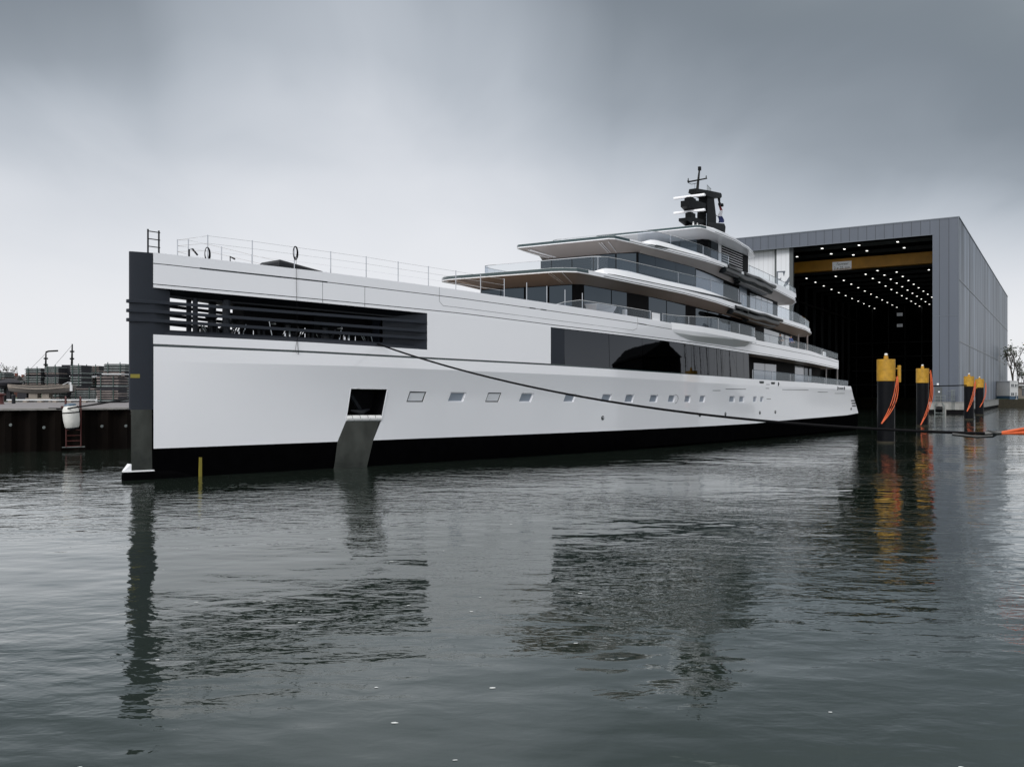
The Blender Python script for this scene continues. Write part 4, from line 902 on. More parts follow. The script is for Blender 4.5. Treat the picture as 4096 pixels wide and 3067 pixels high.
q=MB(); q.box(1.2,HD,HW-.5,HW,2.6,HT); q.build('side_wall','clad side',H_,False)
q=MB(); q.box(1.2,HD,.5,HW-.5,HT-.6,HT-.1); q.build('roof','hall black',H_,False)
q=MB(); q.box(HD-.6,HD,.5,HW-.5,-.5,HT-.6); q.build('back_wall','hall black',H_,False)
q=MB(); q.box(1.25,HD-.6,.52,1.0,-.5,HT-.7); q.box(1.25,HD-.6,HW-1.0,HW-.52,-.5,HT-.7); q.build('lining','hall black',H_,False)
q=MB()
for k in range(15):
    t=8+k*12; q.box(t,t+.5,1.0,1.9,-.5,HT-1); q.box(t,t+.5,HW-1.9,HW-1,-.5,HT-1); q.box(t,t+.35,1,HW-1,HT-1.5,HT-.6)
for k in range(9): q.box(HD-1.0,HD-.7,5+k*6.5,5.4+k*6.5,-.5,HT-1)
for z in (8,14,20,26): q.box(HD-1.0,HD-.7,1,HW-1,z,z+.4)
q.box(3,HD-1,1.9,3.0,35.6,36.1); q.box(3,HD-1,HW-3,HW-1.9,35.6,36.1)
q.build('frame','hall frame',H_,False)
q=MB(); q.box(0,HD,.0,7.5,-1.2,2.2); q.build('inner_quay','concrete dark',H_,False)
# sliding doors, parked at the left
q=MB(); q.box(1.5,1.9,37.1,40.25,1.2,OT+1); q.build('sliding_door','door white',H_,False)
q=MB(); q.box(2.3,2.7,40.75,HW-4,1.2,OT+1); q.build('sliding_door','door white',H_,False)
q=MB(); q.box(1.3,2.2,36.2,37.1,1.0,OT); q.box(1.6,2.7,40.25,40.75,1.0,OT); q.build('door_edge','hall frame',H_,False)
def letter(polys):
    q=MB()
    for P in polys:
        n=len(P); q.add([(1.44,a,z) for a,z in P]+[(1.52,a,z) for a,z in P],[tuple(range(n)),tuple(range(n,2*n))[::-1]]+[(k,(k+1)%n,(k+1)%n+n,k+n) for k in range(n)])
    q.build('door_letter','letter grey',H_,False)
letter([[(40.2,34.55),(38.1,34.5),(38.2,34.2),(40.2,34.28)],[(38.75,34.3),(38.1,34.5),(38.45,33.15)],[(40.2,34.3),(39.9,34.3),(39.9,31.0),(40.2,31.0)],[(39.95,32.7),(39.2,32.65),(39.3,32.35),(39.95,32.4)],[(39.3,32.9),(39.1,32.9),(39.25,32.1)]])
letter([[(37.13,33.1),(37.13,32.0),(37.6,31.0),(38.4,30.6),(38.55,30.9)],[(38.2,31.75),(37.13,31.75),(37.13,31.95),(38.1,31.95)]])
# crane
cr_=MB(); cr_.box(21.2,22.9,3,HW-3,36.7,39.1); cr_.box(21.0,23.1,3,HW-3,39.1,39.3); cr_.box(21.0,23.1,3,HW-3,36.5,36.7)
cb_=empty('overhead_crane',(HC[0]+.54*22,HC[1]+.841*22,36.5),HA,'orange overhead travelling crane beam under the hall roof','crane')
cr2=MB(lambda p:(p[0]-22,p[1],p[2]-36.5))
cr2.v=[(x-22,y,z-36.5) for x,y,z in cr_.v]; cr2.f=cr_.f; cr2.mi=cr_.mi
cr2.build('beam','crane orange',cb_,False)
q=MB(); q.box(-1.5,1.2,2.0,4.5,.3,1.5); q.box(-1.5,1.2,HW-4.5,HW-2,.3,1.5); q.build('end_carriage','crane orange',cb_,False)
q=MB(); q.box(-1.0,-.9,26.6,31.3,-.1,2.05); sg_=q.build('capacity_sign','sign white',cb_,False)
text_mesh('lettering','2 x 25 ton',.95,'letter dark',sg_,(-1.03,28.95,.42),(R(90),0,R(-90)),.01)
text_mesh('lettering','Teuwear',.85,'letter dark',sg_,(-1.03,28.95,1.42),(R(90),0,R(-90)),.01,.35)
for z0,z1 in ((37.35,38.65),(32.7,33.95)):
    q=MB(); q.box(HD-1.3,HD-1.2,38.6,40.8,z0,z1); b_=q.build('wall_sign','sign white',H_,False)
    q=MB(); q.box(HD-1.35,HD-1.3,38.8,40.6,z0+.55,z0+.65); q.box(HD-1.35,HD-1.3,38.8,40.6,z0+.9,z0+.95); q.build('sign_line','letter grey',b_,False)
# lamps
LG='rows of lit lamps under the hall roof'
lampm=None
def lamp(t,s,near,lab):
    global lampm
    if lampm is None:
        q=MB(); q.box(-.40,.40,-.22,.22,0,.05); me=q.build('tmp','lamp lit',None,False); lampm=me
        q=MB(); q.box(-.65,.65,-.5,.5,.05,.25); hs=q.build('tmp2','hall frame',None,False); lamp.h=hs.data; lamp.m=me.data
        bpy.data.objects.remove(me); bpy.data.objects.remove(hs)
    x=HC[0]+.540*t-.841*s; y=HC[1]+.841*t+.540*s
    r_=empty('ceiling_lamp',(x,y,41.0),HA,lab,'ceiling lamp','lit lamps in rows under the hall roof')
    for nm,d in (('diffuser',lamp.m),('housing',lamp.h)):
        o=bpy.data.objects.new(nm,d); C.objects.link(o); o.parent=r_
ORD=['first','second','third','fourth','fifth','sixth','seventh','eighth','ninth','tenth','eleventh','twelfth']
def lpx(t,s): return (HC[0]+.540*t-.841*s)/(HC[1]+.841*t+.540*s)
near=sorted([(lpx(t,s),t,s) for s in (14.4,23.2,32.0,40.8) for t in (12.8,22.8) if not (s>40 and t<15)]+[(lpx(t,27.5),t,27.5) for t in (16.9,27.8)])
for i,(_,t,s) in enumerate(near): lamp(t,s,True,'lit ceiling lamp above the orange crane beam, %s from the left'%ORD[i])
for s,t0,n,row in ((49.7,68.9,12,'leftmost'),(40.8,68.9,12,'second'),(32.0,68.9,12,'third'),(27.5,62.5,12,'fourth'),(23.2,68.9,8,'fifth'),(14.4,68.9,2,'rightmost')):
    for k in range(n): lamp(t0+11.55*k,s,False,'lit lamp deep in the hall, %s row from the left, %s from the crane'%(row,ORD[k]) if row not in('leftmost','rightmost') else 'lit lamp deep in the hall, %s row, %s from the crane'%(row,ORD[k]))
# concrete base, side walkway, door, ladder
cbse=MB(); cbse.box(-1.2,2.0,-1.2,7.6,.9,2.6); cbse.box(-1.2,2.0,2.4,3.6,-.8,.9); cbse.box(-1.2,2,6.4,7.6,-.8,.9); cbse.build('front_pier','concrete',H_,False)
q=MB(); q.box(2.0,HD+3,-1.2,.0,.75,2.55); q.build('side_kerb','concrete',H_,False)
q=MB(); q.box(2.0,HD+3,-.9,.0,-.9,.75); q.box(-1.0,2.0,-.9,7.2,-.9,.9); q.build('underbase','hall black',H_,False)
q=MB(); q.box(2,HD+3,-1.3,-1.1,2.5,2.62); q.box(-1.3,-1.1,-1.2,7.6,2.5,2.62); q.build('kerb_edge','quay cap',H_,False)
q=MB(); q.box(-.06,.05,3.3,4.75,2.65,5.9); dr=q.build('side_door','hall frame',H_,False)
q=MB(); q.box(-.1,-.06,3.75,4.1,4.7,5.0); q.build('notice','sign white',dr,False)
q=MB(); q.box(-.25,0,3.95,4.35,6.35,6.75); q.build('wall_lamp','sign white',H_,False)
rl=MB()
for s in (2.6,3.5,4.6): rl.tube([(-1.1,s,2.6),(-1.1,s,4.0)],.05,5)
for z in (3.3,4.0): rl.tube([(-1.1,2.4,z),(-1.1,4.8,z)],.05,5)
rl.build('hand_rail','galv',H_)
lc=MB()
for s in (.75,1.25): lc.tube([(-1.35,s,.9),(-1.35,s,5.2)],.06,5)
for z in [1.0+.4*k for k in range(11)]: lc.tube([(-1.35,.75,z),(-1.35,1.25,z)],.04,4)
for z in (3.0,4.1,5.2): lc.tube([(-1.35,.6,z),(-1.9,.7,z),(-2.0,1.0,z),(-1.9,1.3,z),(-1.35,1.4,z)],.05,4)
for s,t in ((.7,-1.9),(1.0,-2.0),(1.3,-1.9)): lc.tube([(t,s,3.0),(t,s,5.2)],.05,4)
lc.tube([(-1.3,1.4,5.0),(-1.3,2.2,5.0),(-1.3,2.2,3.6),(-1.3,1.4,3.6)],.05,4)
lc.build('cage_ladder','galv',H_)
# fender frame hanging at the pier
ff=empty('pier_fender',(HC[0]-.54*1.6-.841*3.7,HC[1]-.841*1.6+.54*3.7,0),HA,'round black fender in a pale frame on the hall pier','fender')
q=MB(); q.tube([(0,-.9,-.3),(0,-.9,1.9),(0,-.5,2.4)],.12,6); q.tube([(0,.9,-.3),(0,.9,1.9),(0,.5,2.4)],.12,6); q.tube([(0,-.9,.2),(0,.9,.2)],.1,6); q.build('frame','galv',ff)
q=MB(); q.tube([(0,-.6,1.0),(0,.6,1.0)],.62,14); q.build('wheel','pile black',ff)
# ---------------------------------------------------------------- mooring piles
def pile(px,Z,r,top,cap,label,side,rope):
    x=(px-2048)/3455*Z; root=empty('mooring_pile',(x,Z,0),0,label,'mooring pile','black mooring piles with yellow caps')
    q=MB(); q.lathe([(r,-2),(r,top-cap)],(0,0,0),28); q.build('pile','pile black',root)
    q=MB(); q.lathe([(r*1.02,-.05),(r*1.04,.05),(r*1.03,.12)],(0,0,0),28); q.build('water_line','algae',root)
    q=MB(); q.lathe([(r*1.03,top-cap),(r*1.05,top-cap+.02),(r*1.05,top),(r*.5,top+.01),(.01,top+.02)],(0,0,0),28); cp=q.build('cap','cap yellow',root,True,0,25)
    q=MB(); q.lathe([(.2,0),(.2,.25),(.16,.27),(.16,.35)],(0,0,top),14); kb=q.build('light_base','cap yellow',cp)
    q=MB(); q.lathe([(.13,0),(.15,.06),(.15,.14),(.07,.2)],(0,0,top+.35),12); q.build('beacon','white plastic',kb)
    if side:
        q=MB(); q.box(r*1.05,r*1.05+.5,-.12,.12,top-1.75,top-1.65); q.box(r*1.05,r*1.05+.45,-.1,.1,top-.9,top-.8); q.tube([(r*1.05+.42,0,top-2.1),(r*1.05+.42,0,top-.55)],.16,10); q.build('fairlead','cap yellow',root)
    else:
        q=MB(); q.tube([(r*1.02,-.1,top-.6),(r*1.25,-.15,top-.6)],.1,8); q.build('fairlead','cap yellow',root)
    return x
def hang(name,x,Z,p0,p1,bow,n,r,label):
    rt=empty(name,(x,Z,0),0,label,'rope','orange straps hanging from the mooring piles')
    for k in range(n):
        q=MB(); L_=[]
        for i in range(15):
            t=i/14; a=Vector(p0).lerp(Vector(p1),t); b=math.sin(math.pi*t)*(bow+.17*k); L_.append((a.x+b,a.y-.06*k,a.z-.35*math.sin(math.pi*t)*.5))
        q.tube(L_,r,6); q.build('strand','rope orange',rt)
P1x=pile(3544,79.3,.755,7.62,2.0,'nearest and tallest looking black pile with yellow cap and side rollers',1,0)
hang('orange_strap_loop',P1x,79.3,(.80,-.5,6.05),(-.85,-.95,1.75),.22,3,.038,'orange straps hanging down the nearest yellow capped pile')
P2x=pile(3690,120,.79,7.95,2.0,'black pile with square looking yellow cap, just left of the hall corner',0,0)
hang('orange_strap_loop',P2x,120,(.82,-.5,7.7),(-.75,-1.0,.15),.55,3,.042,'orange straps drooping to the water from the pile left of the hall corner')
P3x=pile(3876,150,.78,7.45,1.75,'left pile of the pair with yellow caps before the hall side wall',1,0)
hang('orange_strap_loop',P3x,150,(.75,-.6,6.6),(-.9,-1.0,1.4),.1,3,.045,'orange straps on the left pile of the pair by the side wall')
P4x=pile(3918,181,.80,7.5,1.8,'right pile of the pair with yellow caps before the hall side wall',0,0)
hang('orange_strap_loop',P4x,181,(.95,-.6,6.7),(-.5,-1.0,1.6),.4,2,.045,'orange straps on the right pile of the pair by the side wall')
rope3('tie_line','rope black',[(P3x-.8,149.3,5.9),(P3x-4.5,158,5.75),(98.3-.841*5.2-1,188,6.2)],.09,'dark tie line from the left pile of the pair to the hall front','rope')

# ---------------------------------------------------------------- left quay wall
qw=empty('quay_wall',(-62,51.5,0),0,'dark rusty sheet pile quay wall with pale concrete edge','quay wall')
def along(poly,st):
    out=[]
    for (x0,y0),(x1,y1) in zip(poly,poly[1:]):
        L_=math.hypot(x1-x0,y1-y0); n=max(1,int(L_/st)); 
        for i in range(n): out.append((x0+(x1-x0)*i/n,y0+(y1-y0)*i/n,(x1-x0)/L_,(y1-y0)/L_))
    return out
line=[(-120,16),(-62,51.5),(-31.7,70.6),(6,112),(30,150)]
prof=along(line,.42); vs=[];fs=[]
for i,(x,y,dx,dy) in enumerate(prof):
    o=[.0,.0,.38,.38][i%4]; nx,ny=dy,-dx
    vs+=[(x+nx*(.15+o)+62,y+ny*(.15+o)-51.5,-1),(x+nx*(.15+o)+62,y+ny*(.15+o)-51.5,3.19)]
for i in range(len(prof)-1): fs.append((2*i,2*i+2,2*i+3,2*i+1))
q=MB(); q.add(vs,fs); q.build('sheet_piling','sheet pile rust',qw,False)
q=MB(); pl_=[(p[0],p[1]) for p in line]
secs=[]
for i,(x,y) in enumerate(pl_):
    a=pl_[max(i-1,0)]; b=pl_[min(i+1,len(pl_)-1)]; d=Vector((b[0]-a[0],b[1]-a[1])).normalized(); nx,ny=d.y,-d.x
    secs.append([(x+nx*.65+62,y+ny*.65-51.5,3.20),(x+nx*.65+62,y+ny*.65-51.5,3.34),(x-nx*.3+62,y-ny*.3-51.5,3.34),(x-nx*.3+62,y-ny*.3-51.5,3.20)])
q.loft(secs); q.build('coping','quay cap',qw,False)
def atl(px,py,Z): return ((px-2048)/3455*Z,Z,4.5+(1573-py)/3455*Z)
Ldir=math.atan2(19.1,30.3)
def onwall(px):   # point on the quay wall segment hit by image column px
    k=(px-2048)/3455; (x0,y0),(x1,y1)=line[1],line[2]
    t=(k*y0-x0)/((x1-x0)-k*(y1-y0)); return x0+(x1-x0)*t,y0+(y1-y0)*t
for px,py in ((172,1708),(402,1703),(40,1698),(497,1702)):
    x,y=onwall(px); z=4.5+(1573-py)/3455*y
    q=MB(); q.tube([(0,0,0),(0.0,.12,0)],.11,14); q.tube([(.03,-.08,.05),(.03,0,.05)],.06,10); o=q.build('tie_plate','galv',qw); o.location=(x+.45+62,y-.7-51.5,z); o.rotation_euler=(0,0,Ldir)
for px in (172,402,40,497):
    pass
# ladder and fender on the wall
x,y=onwall(292); lr=empty('quay_ladder',(x+.4,y-.7,0),Ldir,'dark red steel ladder fixed to the quay wall','ladder')
for a in (-.52,.52):
    q=MB(); q.tube([(a,0,.3),(a,0,3.3),(a,.1,4.1),(a,.45,4.25),(a,.7,4.0),(a,.8,3.35)],.055,6); q.build('stile','ladder red',lr)
    q=MB(); q.box(a-.3,a-.12,.5,1.1,3.34,3.5); q.build('foot','ladder red',lr,False)
for k in range(8):
    q=MB(); q.tube([(-.52,0,.35+.42*k),(.52,0,.35+.42*k)],.035,6); q.build('rung','ladder red',lr)
q=MB(); q.tube([(-.8,0,.28),(.8,0,.28)],.04,5); q.build('lower_bar','galv',lr)
x,y=onwall(290); fd=empty('fender',(x+.85,y-1.35,0),Ldir,'fat white fender hanging on the quay over the ladder','fender')
q=MB(); q.lathe([(.12,3.62),(.42,3.55),(.56,3.3),(.60,2.9),(.58,2.4),(.52,1.95),(.40,1.78),(.1,1.72)],(0,0,0),24); q.build('body','fender white',fd)
q=MB(); q.lathe([(.36,3.5),(.45,3.56),(.40,3.68),(.2,3.72)],(0,0,0),20); q.build('end_ring','fender blue',fd)
q=MB(); q.lathe([(.60,2.98),(.615,3.0),(.615,3.05),(.60,3.07)],(0,0,0),24); q.build('strap','rope black',fd)
q=MB(); q.lathe([(.47,1.9),(.42,1.75),(.2,1.62),(.05,1.6)],(0,0,0),20); q.build('end_cap','dark fitting',fd)
fd.rotation_euler=(0,R(-5),Ldir)
# stacks of formwork panels on the quay
def Lx(x): return x*.24457
def Ly(y): return 1350+y*.24457
def stack(x0,x1,tiers,Z,label,wood=0,mesh=0,rackx=None):
    X0=(Lx(x0)-2048)/3455*Z; X1=(Lx(x1)-2048)/3455*Z; root=empty('panel_stack',((X0+X1)/2,Z,3.3),R(random.uniform(-6,6)),label,'panel stack','stacked panels stored on the quay')
    w=(X1-X0)/2; dpt=1.4
    for (yt,yb) in tiers:
        z1=4.5+(1573-Ly(yt))/3455*Z-3.3; z0=max(0.0,4.5+(1573-Ly(yb))/3455*Z-3.3); n=max(3,int(round((z1-z0)/.33)))
        if mesh:
            q=MB(); q.box(-w,w,-dpt,dpt,z0,z1); q.build('crate_stack','rack dark',root,False); continue
        q=MB(); st=(z1-z0)/n
        for k in range(n):
            j=random.uniform(-.07,.07); q.k=0 if (k*7+int(x0))%5 else 1
            q.box(-w+j,w+j,-dpt,dpt,z0+k*st+.02,z0+(k+.52)*st)
        q.build('panel_pile',['galv','board wood'] if not wood else ['board wood','galv'],root,False)
        q=MB(); q.box(-w*.97,w*.97,-dpt*.9,dpt*.9,max(0,z0-.45),z1-.05); q.build('packing','rack dark',root,False)
        for k,f in enumerate((-.6,.55)):
            q=MB(); q.box(w*f-.045,w*f+.045,-dpt-.08,-dpt,z0,z1+.18*(yt<600)); q.build('upright','rack green',root,False)
stack(500,760,[(500,608),(622,770)],127,'panel stack standing directly behind the grey boat, left end of the tall row')
stack(825,1060,[(470,600),(640,775),(880,1000)],127,'tall panel stack with blue packing behind the middle of the boat')
stack(1075,1232,[(452,622),(640,965)],129,'dark mesh sided stack below the taller mast',mesh=1)
stack(1242,1425,[(452,596),(625,790)],126,'panel stack just right of the dark mesh stack')
stack(1440,1690,[(462,592),(648,800)],130,'reddish board stack beside the leaning post, top at the row end',1)
stack(1242,1620,[(815,1000)],124,'low wide panel stack behind the red ladder rails')
stack(1660,2010,[(622,808),(850,1042)],112,'two tier panel stack next to the dark stem with red bands',1)
stack(1775,2120,[(430,590),(600,1040)],118,'highest panel stack partly hidden by the dark yacht stem')
stack(-60,150,[(570,680),(690,800),(830,985)],124,'panel stack at the left edge of the picture')
stack(200,490,[(700,775)],135,'low stack of grey panels left of the tall row')
# white tarpaulin strips
for (x0,x1,y,Z) in ((1740,2060,598,111.6),(1500,1640,630,128.5)):
    X0=(Lx(x0)-2048)/3455*Z; X1=(Lx(x1)-2048)/3455*Z; z=4.5+(1573-Ly(y))/3455*Z
    q=MB(); q.box(-(X1-X0)/2,(X1-X0)/2,-1.3,1.3,0,.14); o=q.build('tarpaulin','snow white',None,False,.04); o.location=((X0+X1)/2,Z,z-.1)
    o['label']='white sheet on the reddish stack by the leaning post' if Z>120 else 'white sheet lying on the two tier stack next to the stem'; o['category']='sheet'
# leaning post
Z=122; a=atl(Lx(1585),Ly(1045),Z); b=atl(Lx(1710),Ly(560),Z)
lp=empty('leaning_post',(a[0],a[1],3.3),0,'grey pole leaning to the right against the stacks','pole')
q=MB(); q.tube([(0,0,0),(b[0]-a[0],.6,b[2]-a[2])],.14,8); q.build('pole','galv',lp)
q=MB(); q.tube([(0,0,0),((b[0]-a[0])*.15,.09,(b[2]-a[2])*.15)],.22,8); q.build('foot_sleeve','snow white',lp)
# small wooden boat on a cradle
Z=120; c=atl(Lx(690),Ly(860),Z); bo=empty('rowing_boat',(c[0],Z,3.3),0,'old grey wooden boat propped on blocks on the quay','boat')
k_=.24457*Z/3455; L2=(1215-150)/2*k_
def zz(y): return 4.5+(1573-Ly(y))/3455*Z-3.3
q=MB(); secs=[]
for i in range(17):
    t=i/16; x=-L2+2*L2*t; s_=math.sin(math.pi*(.06+.88*t))**.6; sheer=zz(783)+.0+(.18*(2*t-1)**2)-.12; keel=zz(925)+ (zz(880)-zz(925))*abs(2*t-1)**2.2; bw=1.25*s_
    secs.append([(x,-bw,sheer),(x,-bw*.95,(sheer+keel)/2+.1),(x,-bw*.55,keel+.1),(x,0,keel),(x,bw*.55,keel+.1),(x,bw*.95,(sheer+keel)/2+.1),(x,bw,sheer)])
q.loft(secs); q.build('hull','boat wood',bo)
q=MB()
for w0,w1 in ((-.02,.12),(-.42,-.28)):
    q.loft([[(s[0][0],s[0][1]-.04-(.03 if w0<-.1 else 0)+(.10 if w0<-.1 else 0)*0,s[0][2]+w0-(.0 if w0>-.1 else -.25*abs(2*i/16-1)**2)),(s[0][0],s[0][1]-.05,s[0][2]+w1-(.0 if w0>-.1 else -.25*abs(2*i/16-1)**2)),(s[0][0],s[0][1]+.05,s[0][2]+w1),(s[0][0],s[0][1]+.05,s[0][2]+w0)] for i,s in enumerate(secs)])
q.build('gunwale','boat strake',bo)
q=MB(); x1=(1225-690)*k_; q.box(x1-.35,x1-.15,-.7,-.6,zz(875),zz(735)); q.box(x1-.15,x1,-.75,-.6,zz(875),zz(775)); q.tube([(x1-1.4,-.6,zz(775)),(x1-.7,-.6,zz(735)),(x1-.2,-.6,zz(735))],.05,5); q.tube([(x1-.6,-.6,zz(775)),(x1-.25,-.6,zz(735))],.05,5); q.build('rudder_frame','snow white',bo)
q=MB(); q.box(-1.9,1.6,-.8,.8,.35,.55); q.box(-1.9,-1.6,-.8,.8,0,.35); q.box(-.3,0,-.8,.8,0,.35); q.box(1.3,1.6,-.8,.8,0,.35); q.box(-1.6,-.4,-.5,.5,.55,zz(918)); q.box(.2,1.2,-.5,.5,.55,zz(918)); q.build('cradle','boat strake',bo,False)
q=MB(); q.box(-3.2,-1.9,-.5,.5,.1,zz(905)); q.build('keel_block','rack dark',bo,False)
# white pipe rail along the grass
Z=113; q=MB()
x0=atl(Lx(110),0,Z)[0]; x1=atl(Lx(1560),0,Z)[0]; q.tube([(x0,Z,3.62),(x1,Z+1.5,3.60)],.10,8); o=q.build('white_pipe','snow white',None); o['label']='long white pipe lying along the back of the quay paving'; o['category']='pipe'
for i in range(6):
    x=x0+(x1-x0)*(i+.3)/6; q=MB(); q.box(-.25,.25,-.3,.3,0,.24); o=q.build('pipe_block','boat strake',None,False); o.location=(x,Z,3.3); o['label']='small block under the white pipe on the quay, %s from the left'%['first','second','third','fourth','fifth','sixth'][i]; o['category']='block'; o['group']='blocks under the white pipe'
q=MB(); q.lathe([(.2,0),(.2,.9),(.26,.92),(.22,1.05)],(0,0,0),12); o=q.build('bollard','dark fitting',None); p=atl(Lx(222),0,101); o.location=(p[0],101,3.3); o['label']='short dark bollard at the left of the quay paving'; o['category']='bollard'
q=MB(); q.lathe([(.5,0),(.42,.15),(.38,.9),(.6,1.0),(.62,1.15),(.2,1.25)],(0,0,0),14); o=q.build('bollard','ladder red',None); p=atl(2,0,95); o.location=(p[0]-.1,95,3.3); o['label']='dark red bollard cut by the left edge of the picture'; o['category']='bollard'
# outboard under a cover left of the boat
p=atl(Lx(150),0,123); q=MB(); q.lathe([(.5,2.6),(1.5,2.9),(1.7,3.3),(1.1,3.7),(.2,3.9)],(0,0,-.6),14); ob=empty('covered_engine',(p[0],123,3.3),0,'dark covered engine on a post at the left end of the boat','engine'); q.build('cover','rack dark',ob); q=MB(); q.box(-.25,.25,-.2,.2,0,2.4); q.build('post','rack dark',ob,False)
# masts behind the stacks
for (xa,ya,yb,xb,Z,lab) in ((1182,105,470,1165,170,'taller dark ship mast rising behind the panel stacks'),(752,240,500,738,175,'shorter dark mast with a hooked top behind the stacks')):
    a=atl(Lx(xb),Ly(yb),Z); b=atl(Lx(xa),Ly(ya),Z); r_=empty('ship_mast',(a[0],Z,3.3),0,lab,'mast')
    q=MB(); q.tube([(0,0,0),(b[0]-a[0],0,b[2]-3.3)],[.42,.12],8); q.build('pole','mast black',r_)
    q=MB()
    for f in (.55,.72,.85): q.box((b[0]-a[0])*f-.35,(b[0]-a[0])*f+.35,-.2,.2,(b[2]-3.3)*f,(b[2]-3.3)*f+.3)
    if ya==240: q.tube([(b[0]-a[0],0,b[2]-3.3),(b[0]-a[0]+.5,0,b[2]-3.1),(b[0]-a[0]+2.4,0,b[2]-3.0)],.18,6)
    q.build('rigging','mast black',r_)
    q=MB(); q.tube([(-9,0,0),(b[0]-a[0],0,b[2]-3.5)],.03,4) ; q.build('stay','mast black',r_)
# houses and a bare tree at the left horizon
def cottage(px,Z,w,h,rh,wallm,label,d=8,rz=0,base=3.3):
    x=(px-2048)/3455*Z; r_=empty('house',(x,Z,base),rz,label,'house')
    q=MB(); q.box(-w/2,w/2,-d/2,d/2,0,h); q.build('wall',wallm,r_,False)
    q=MB(); q.loft([[(-w/2-.3,-d/2-.3,h),(-w/2-.3,d/2+.3,h),(-w/2-.3,0,h+rh)],[(w/2+.3,-d/2-.3,h),(w/2+.3,d/2+.3,h),(w/2+.3,0,h+rh)]]); rf=q.build('roof','roof tile',r_,False)
    q=MB(); q.box(w*.2,w*.2+.6,-.4,.4,h+rh*.5,h+rh+.7); q.build('chimney','brick',rf,False)
    n=max(2,int(w/3))
    for i in range(n):
        X=-w/2+(i+.5)*w/n; q=MB(); q.box(X-.6,X+.6,-d/2-.06,-d/2+.02,h*.35,h*.78); wn=q.build('window','window dark',r_,False)
        q=MB(); q.box(X-.75,X+.75,-d/2-.09,-d/2-.03,h*.30,h*.35); q.build('sill','plaster white',wn,False)
cottage(-42,260,12.5,4.6,3.0,'galv','grey gabled shed at the far left edge of the skyline',10)
cottage(52,262,3.6,4.6,2.0,'brick','small red brick house left of the green lawn',5)
cottage(80,300,3.4,4.6,2.4,'window dark','dark little gabled roof between brick house and pale house',5)
cottage(101,280,3.6,4.4,2.0,'plaster white','pale house with tall windows behind the lawn',5)
cottage(124,270,3.4,4.9,1.9,'brick','brick house touching the left end of the panel stacks',5)
def tree(px,Z,h,spread,base,label,leafy,seed,conif=0):
    rnd=random.Random(seed); x=(px-2048)/3455*Z; r_=empty('tree',(x,Z,base),0,label,'tree')
    q=MB(); tips=[]
    def br(p,d,l,r,lv):
        e=p+d*l; q.tube([tuple(p),tuple(p+d*l*.5+Vector((rnd.uniform(-.05,.05)*l,0,0))),tuple(e)],[r,r*.8,r*.6],5)
        if lv==0: tips.append(e); return
        tips.append(e)
        for k in range(3 if lv>1 else 4):
            nd_=(d+Vector((rnd.uniform(-1,1),rnd.uniform(-1,1),rnd.uniform(-.2,.7)))*spread).normalized(); br(e,nd_,l*rnd.uniform(.55,.8),r*.55,lv-1)
    br(Vector((0,0,0)),Vector((0,0,1)),h*.33,h*.025,4)
    q.build('trunk','bark',r_)
    q=MB()
    for t in tips:
        for k in range(leafy):
            c=t+Vector([rnd.gauss(0,h*.04) for _ in range(3)]); s=h*rnd.uniform(.006,.013); a=Vector([rnd.uniform(-1,1) for _ in range(3)]).normalized()*s; b=a.cross(Vector([rnd.uniform(-1,1) for _ in range(3)])).normalized()*s
            q.add([c-a-b,c+a-b,c+a+b,c-a+b],[(0,1,2,3)])
    if leafy: q.build('crown','leaf',r_,False)
tree(38,270,11.5,.75,3.3,'bare spreading tree over the far left roofs',1,3)
# ---------------------------------------------------------------- right bank
def Sx(x): return 3700+x*.17935
def Sy(y): return 1480+y*.17935
tree(Sx(1960),300,19,.42,2.7,'thin tall tree rising right beside the hall corner',2,11)
tree(Sx(2080),310,15,.5,2.7,'lower ragged tree right of the tall thin one',1,12)
tree(Sx(2200),330,11,.6,2.7,'small dark tree at the right picture edge',6,14)
Z=285; wh=empty('house',((Sx(1965)-2048)/3455*Z,Z,2.7),0,'white two storey house right of the boat hall','house')
W_=(Sx(2052)-Sx(1870))/2*Z/3455; hz=lambda y:4.5+(1573-Sy(y))/3455*Z-2.7
q=MB(); q.box(-W_,W_,-.5,8,hz(575),hz(255)); q.build('wall','plaster white',wh,False)
q=MB(); q.box(-W_,W_,-.4,8,-.2,hz(575)); q.build('plinth','fender blue',wh,False)
q=MB(); q.box(-W_-.15,W_+.15,-.6,8.2,hz(255),hz(240)); q.build('roof','plaster white',wh,False)
for (xa,xb,ya,yb) in ((1905,1965,310,370),(1990,2040,315,372),(1903,1965,505,570),(2000,2025,500,640)):
    xx=lambda x:(Sx(x)-Sx(1965))*Z/3455
    q=MB(); q.box(xx(xa),xx(xb),-.58,-.4,hz(yb),hz(ya)); wn=q.build('window' if yb<600 else 'door','window dark',wh,False)
    q=MB(); q.box(xx(xa)-.1,xx(xb)+.1,-.68,-.58,hz(yb)-.15,hz(yb)); q.box((xx(xa)+xx(xb))/2-.05,(xx(xa)+xx(xb))/2+.05,-.64,-.58,hz(yb),hz(ya)); q.build('frame','plaster white',wn,False)
Z=290; bh=empty('house',((Sx(2160)-2048)/3455*Z,Z,2.7),0,'brown low house with white eaves at the right edge','house')
hz=lambda y:4.5+(1573-Sy(y))/3455*Z-2.7
xx=lambda x:(Sx(x)-Sx(2160))*Z/3455
q=MB(); q.box(xx(2062),xx(2330),0,9,-.2,hz(345)); q.build('wall','plaster brown',bh,False)
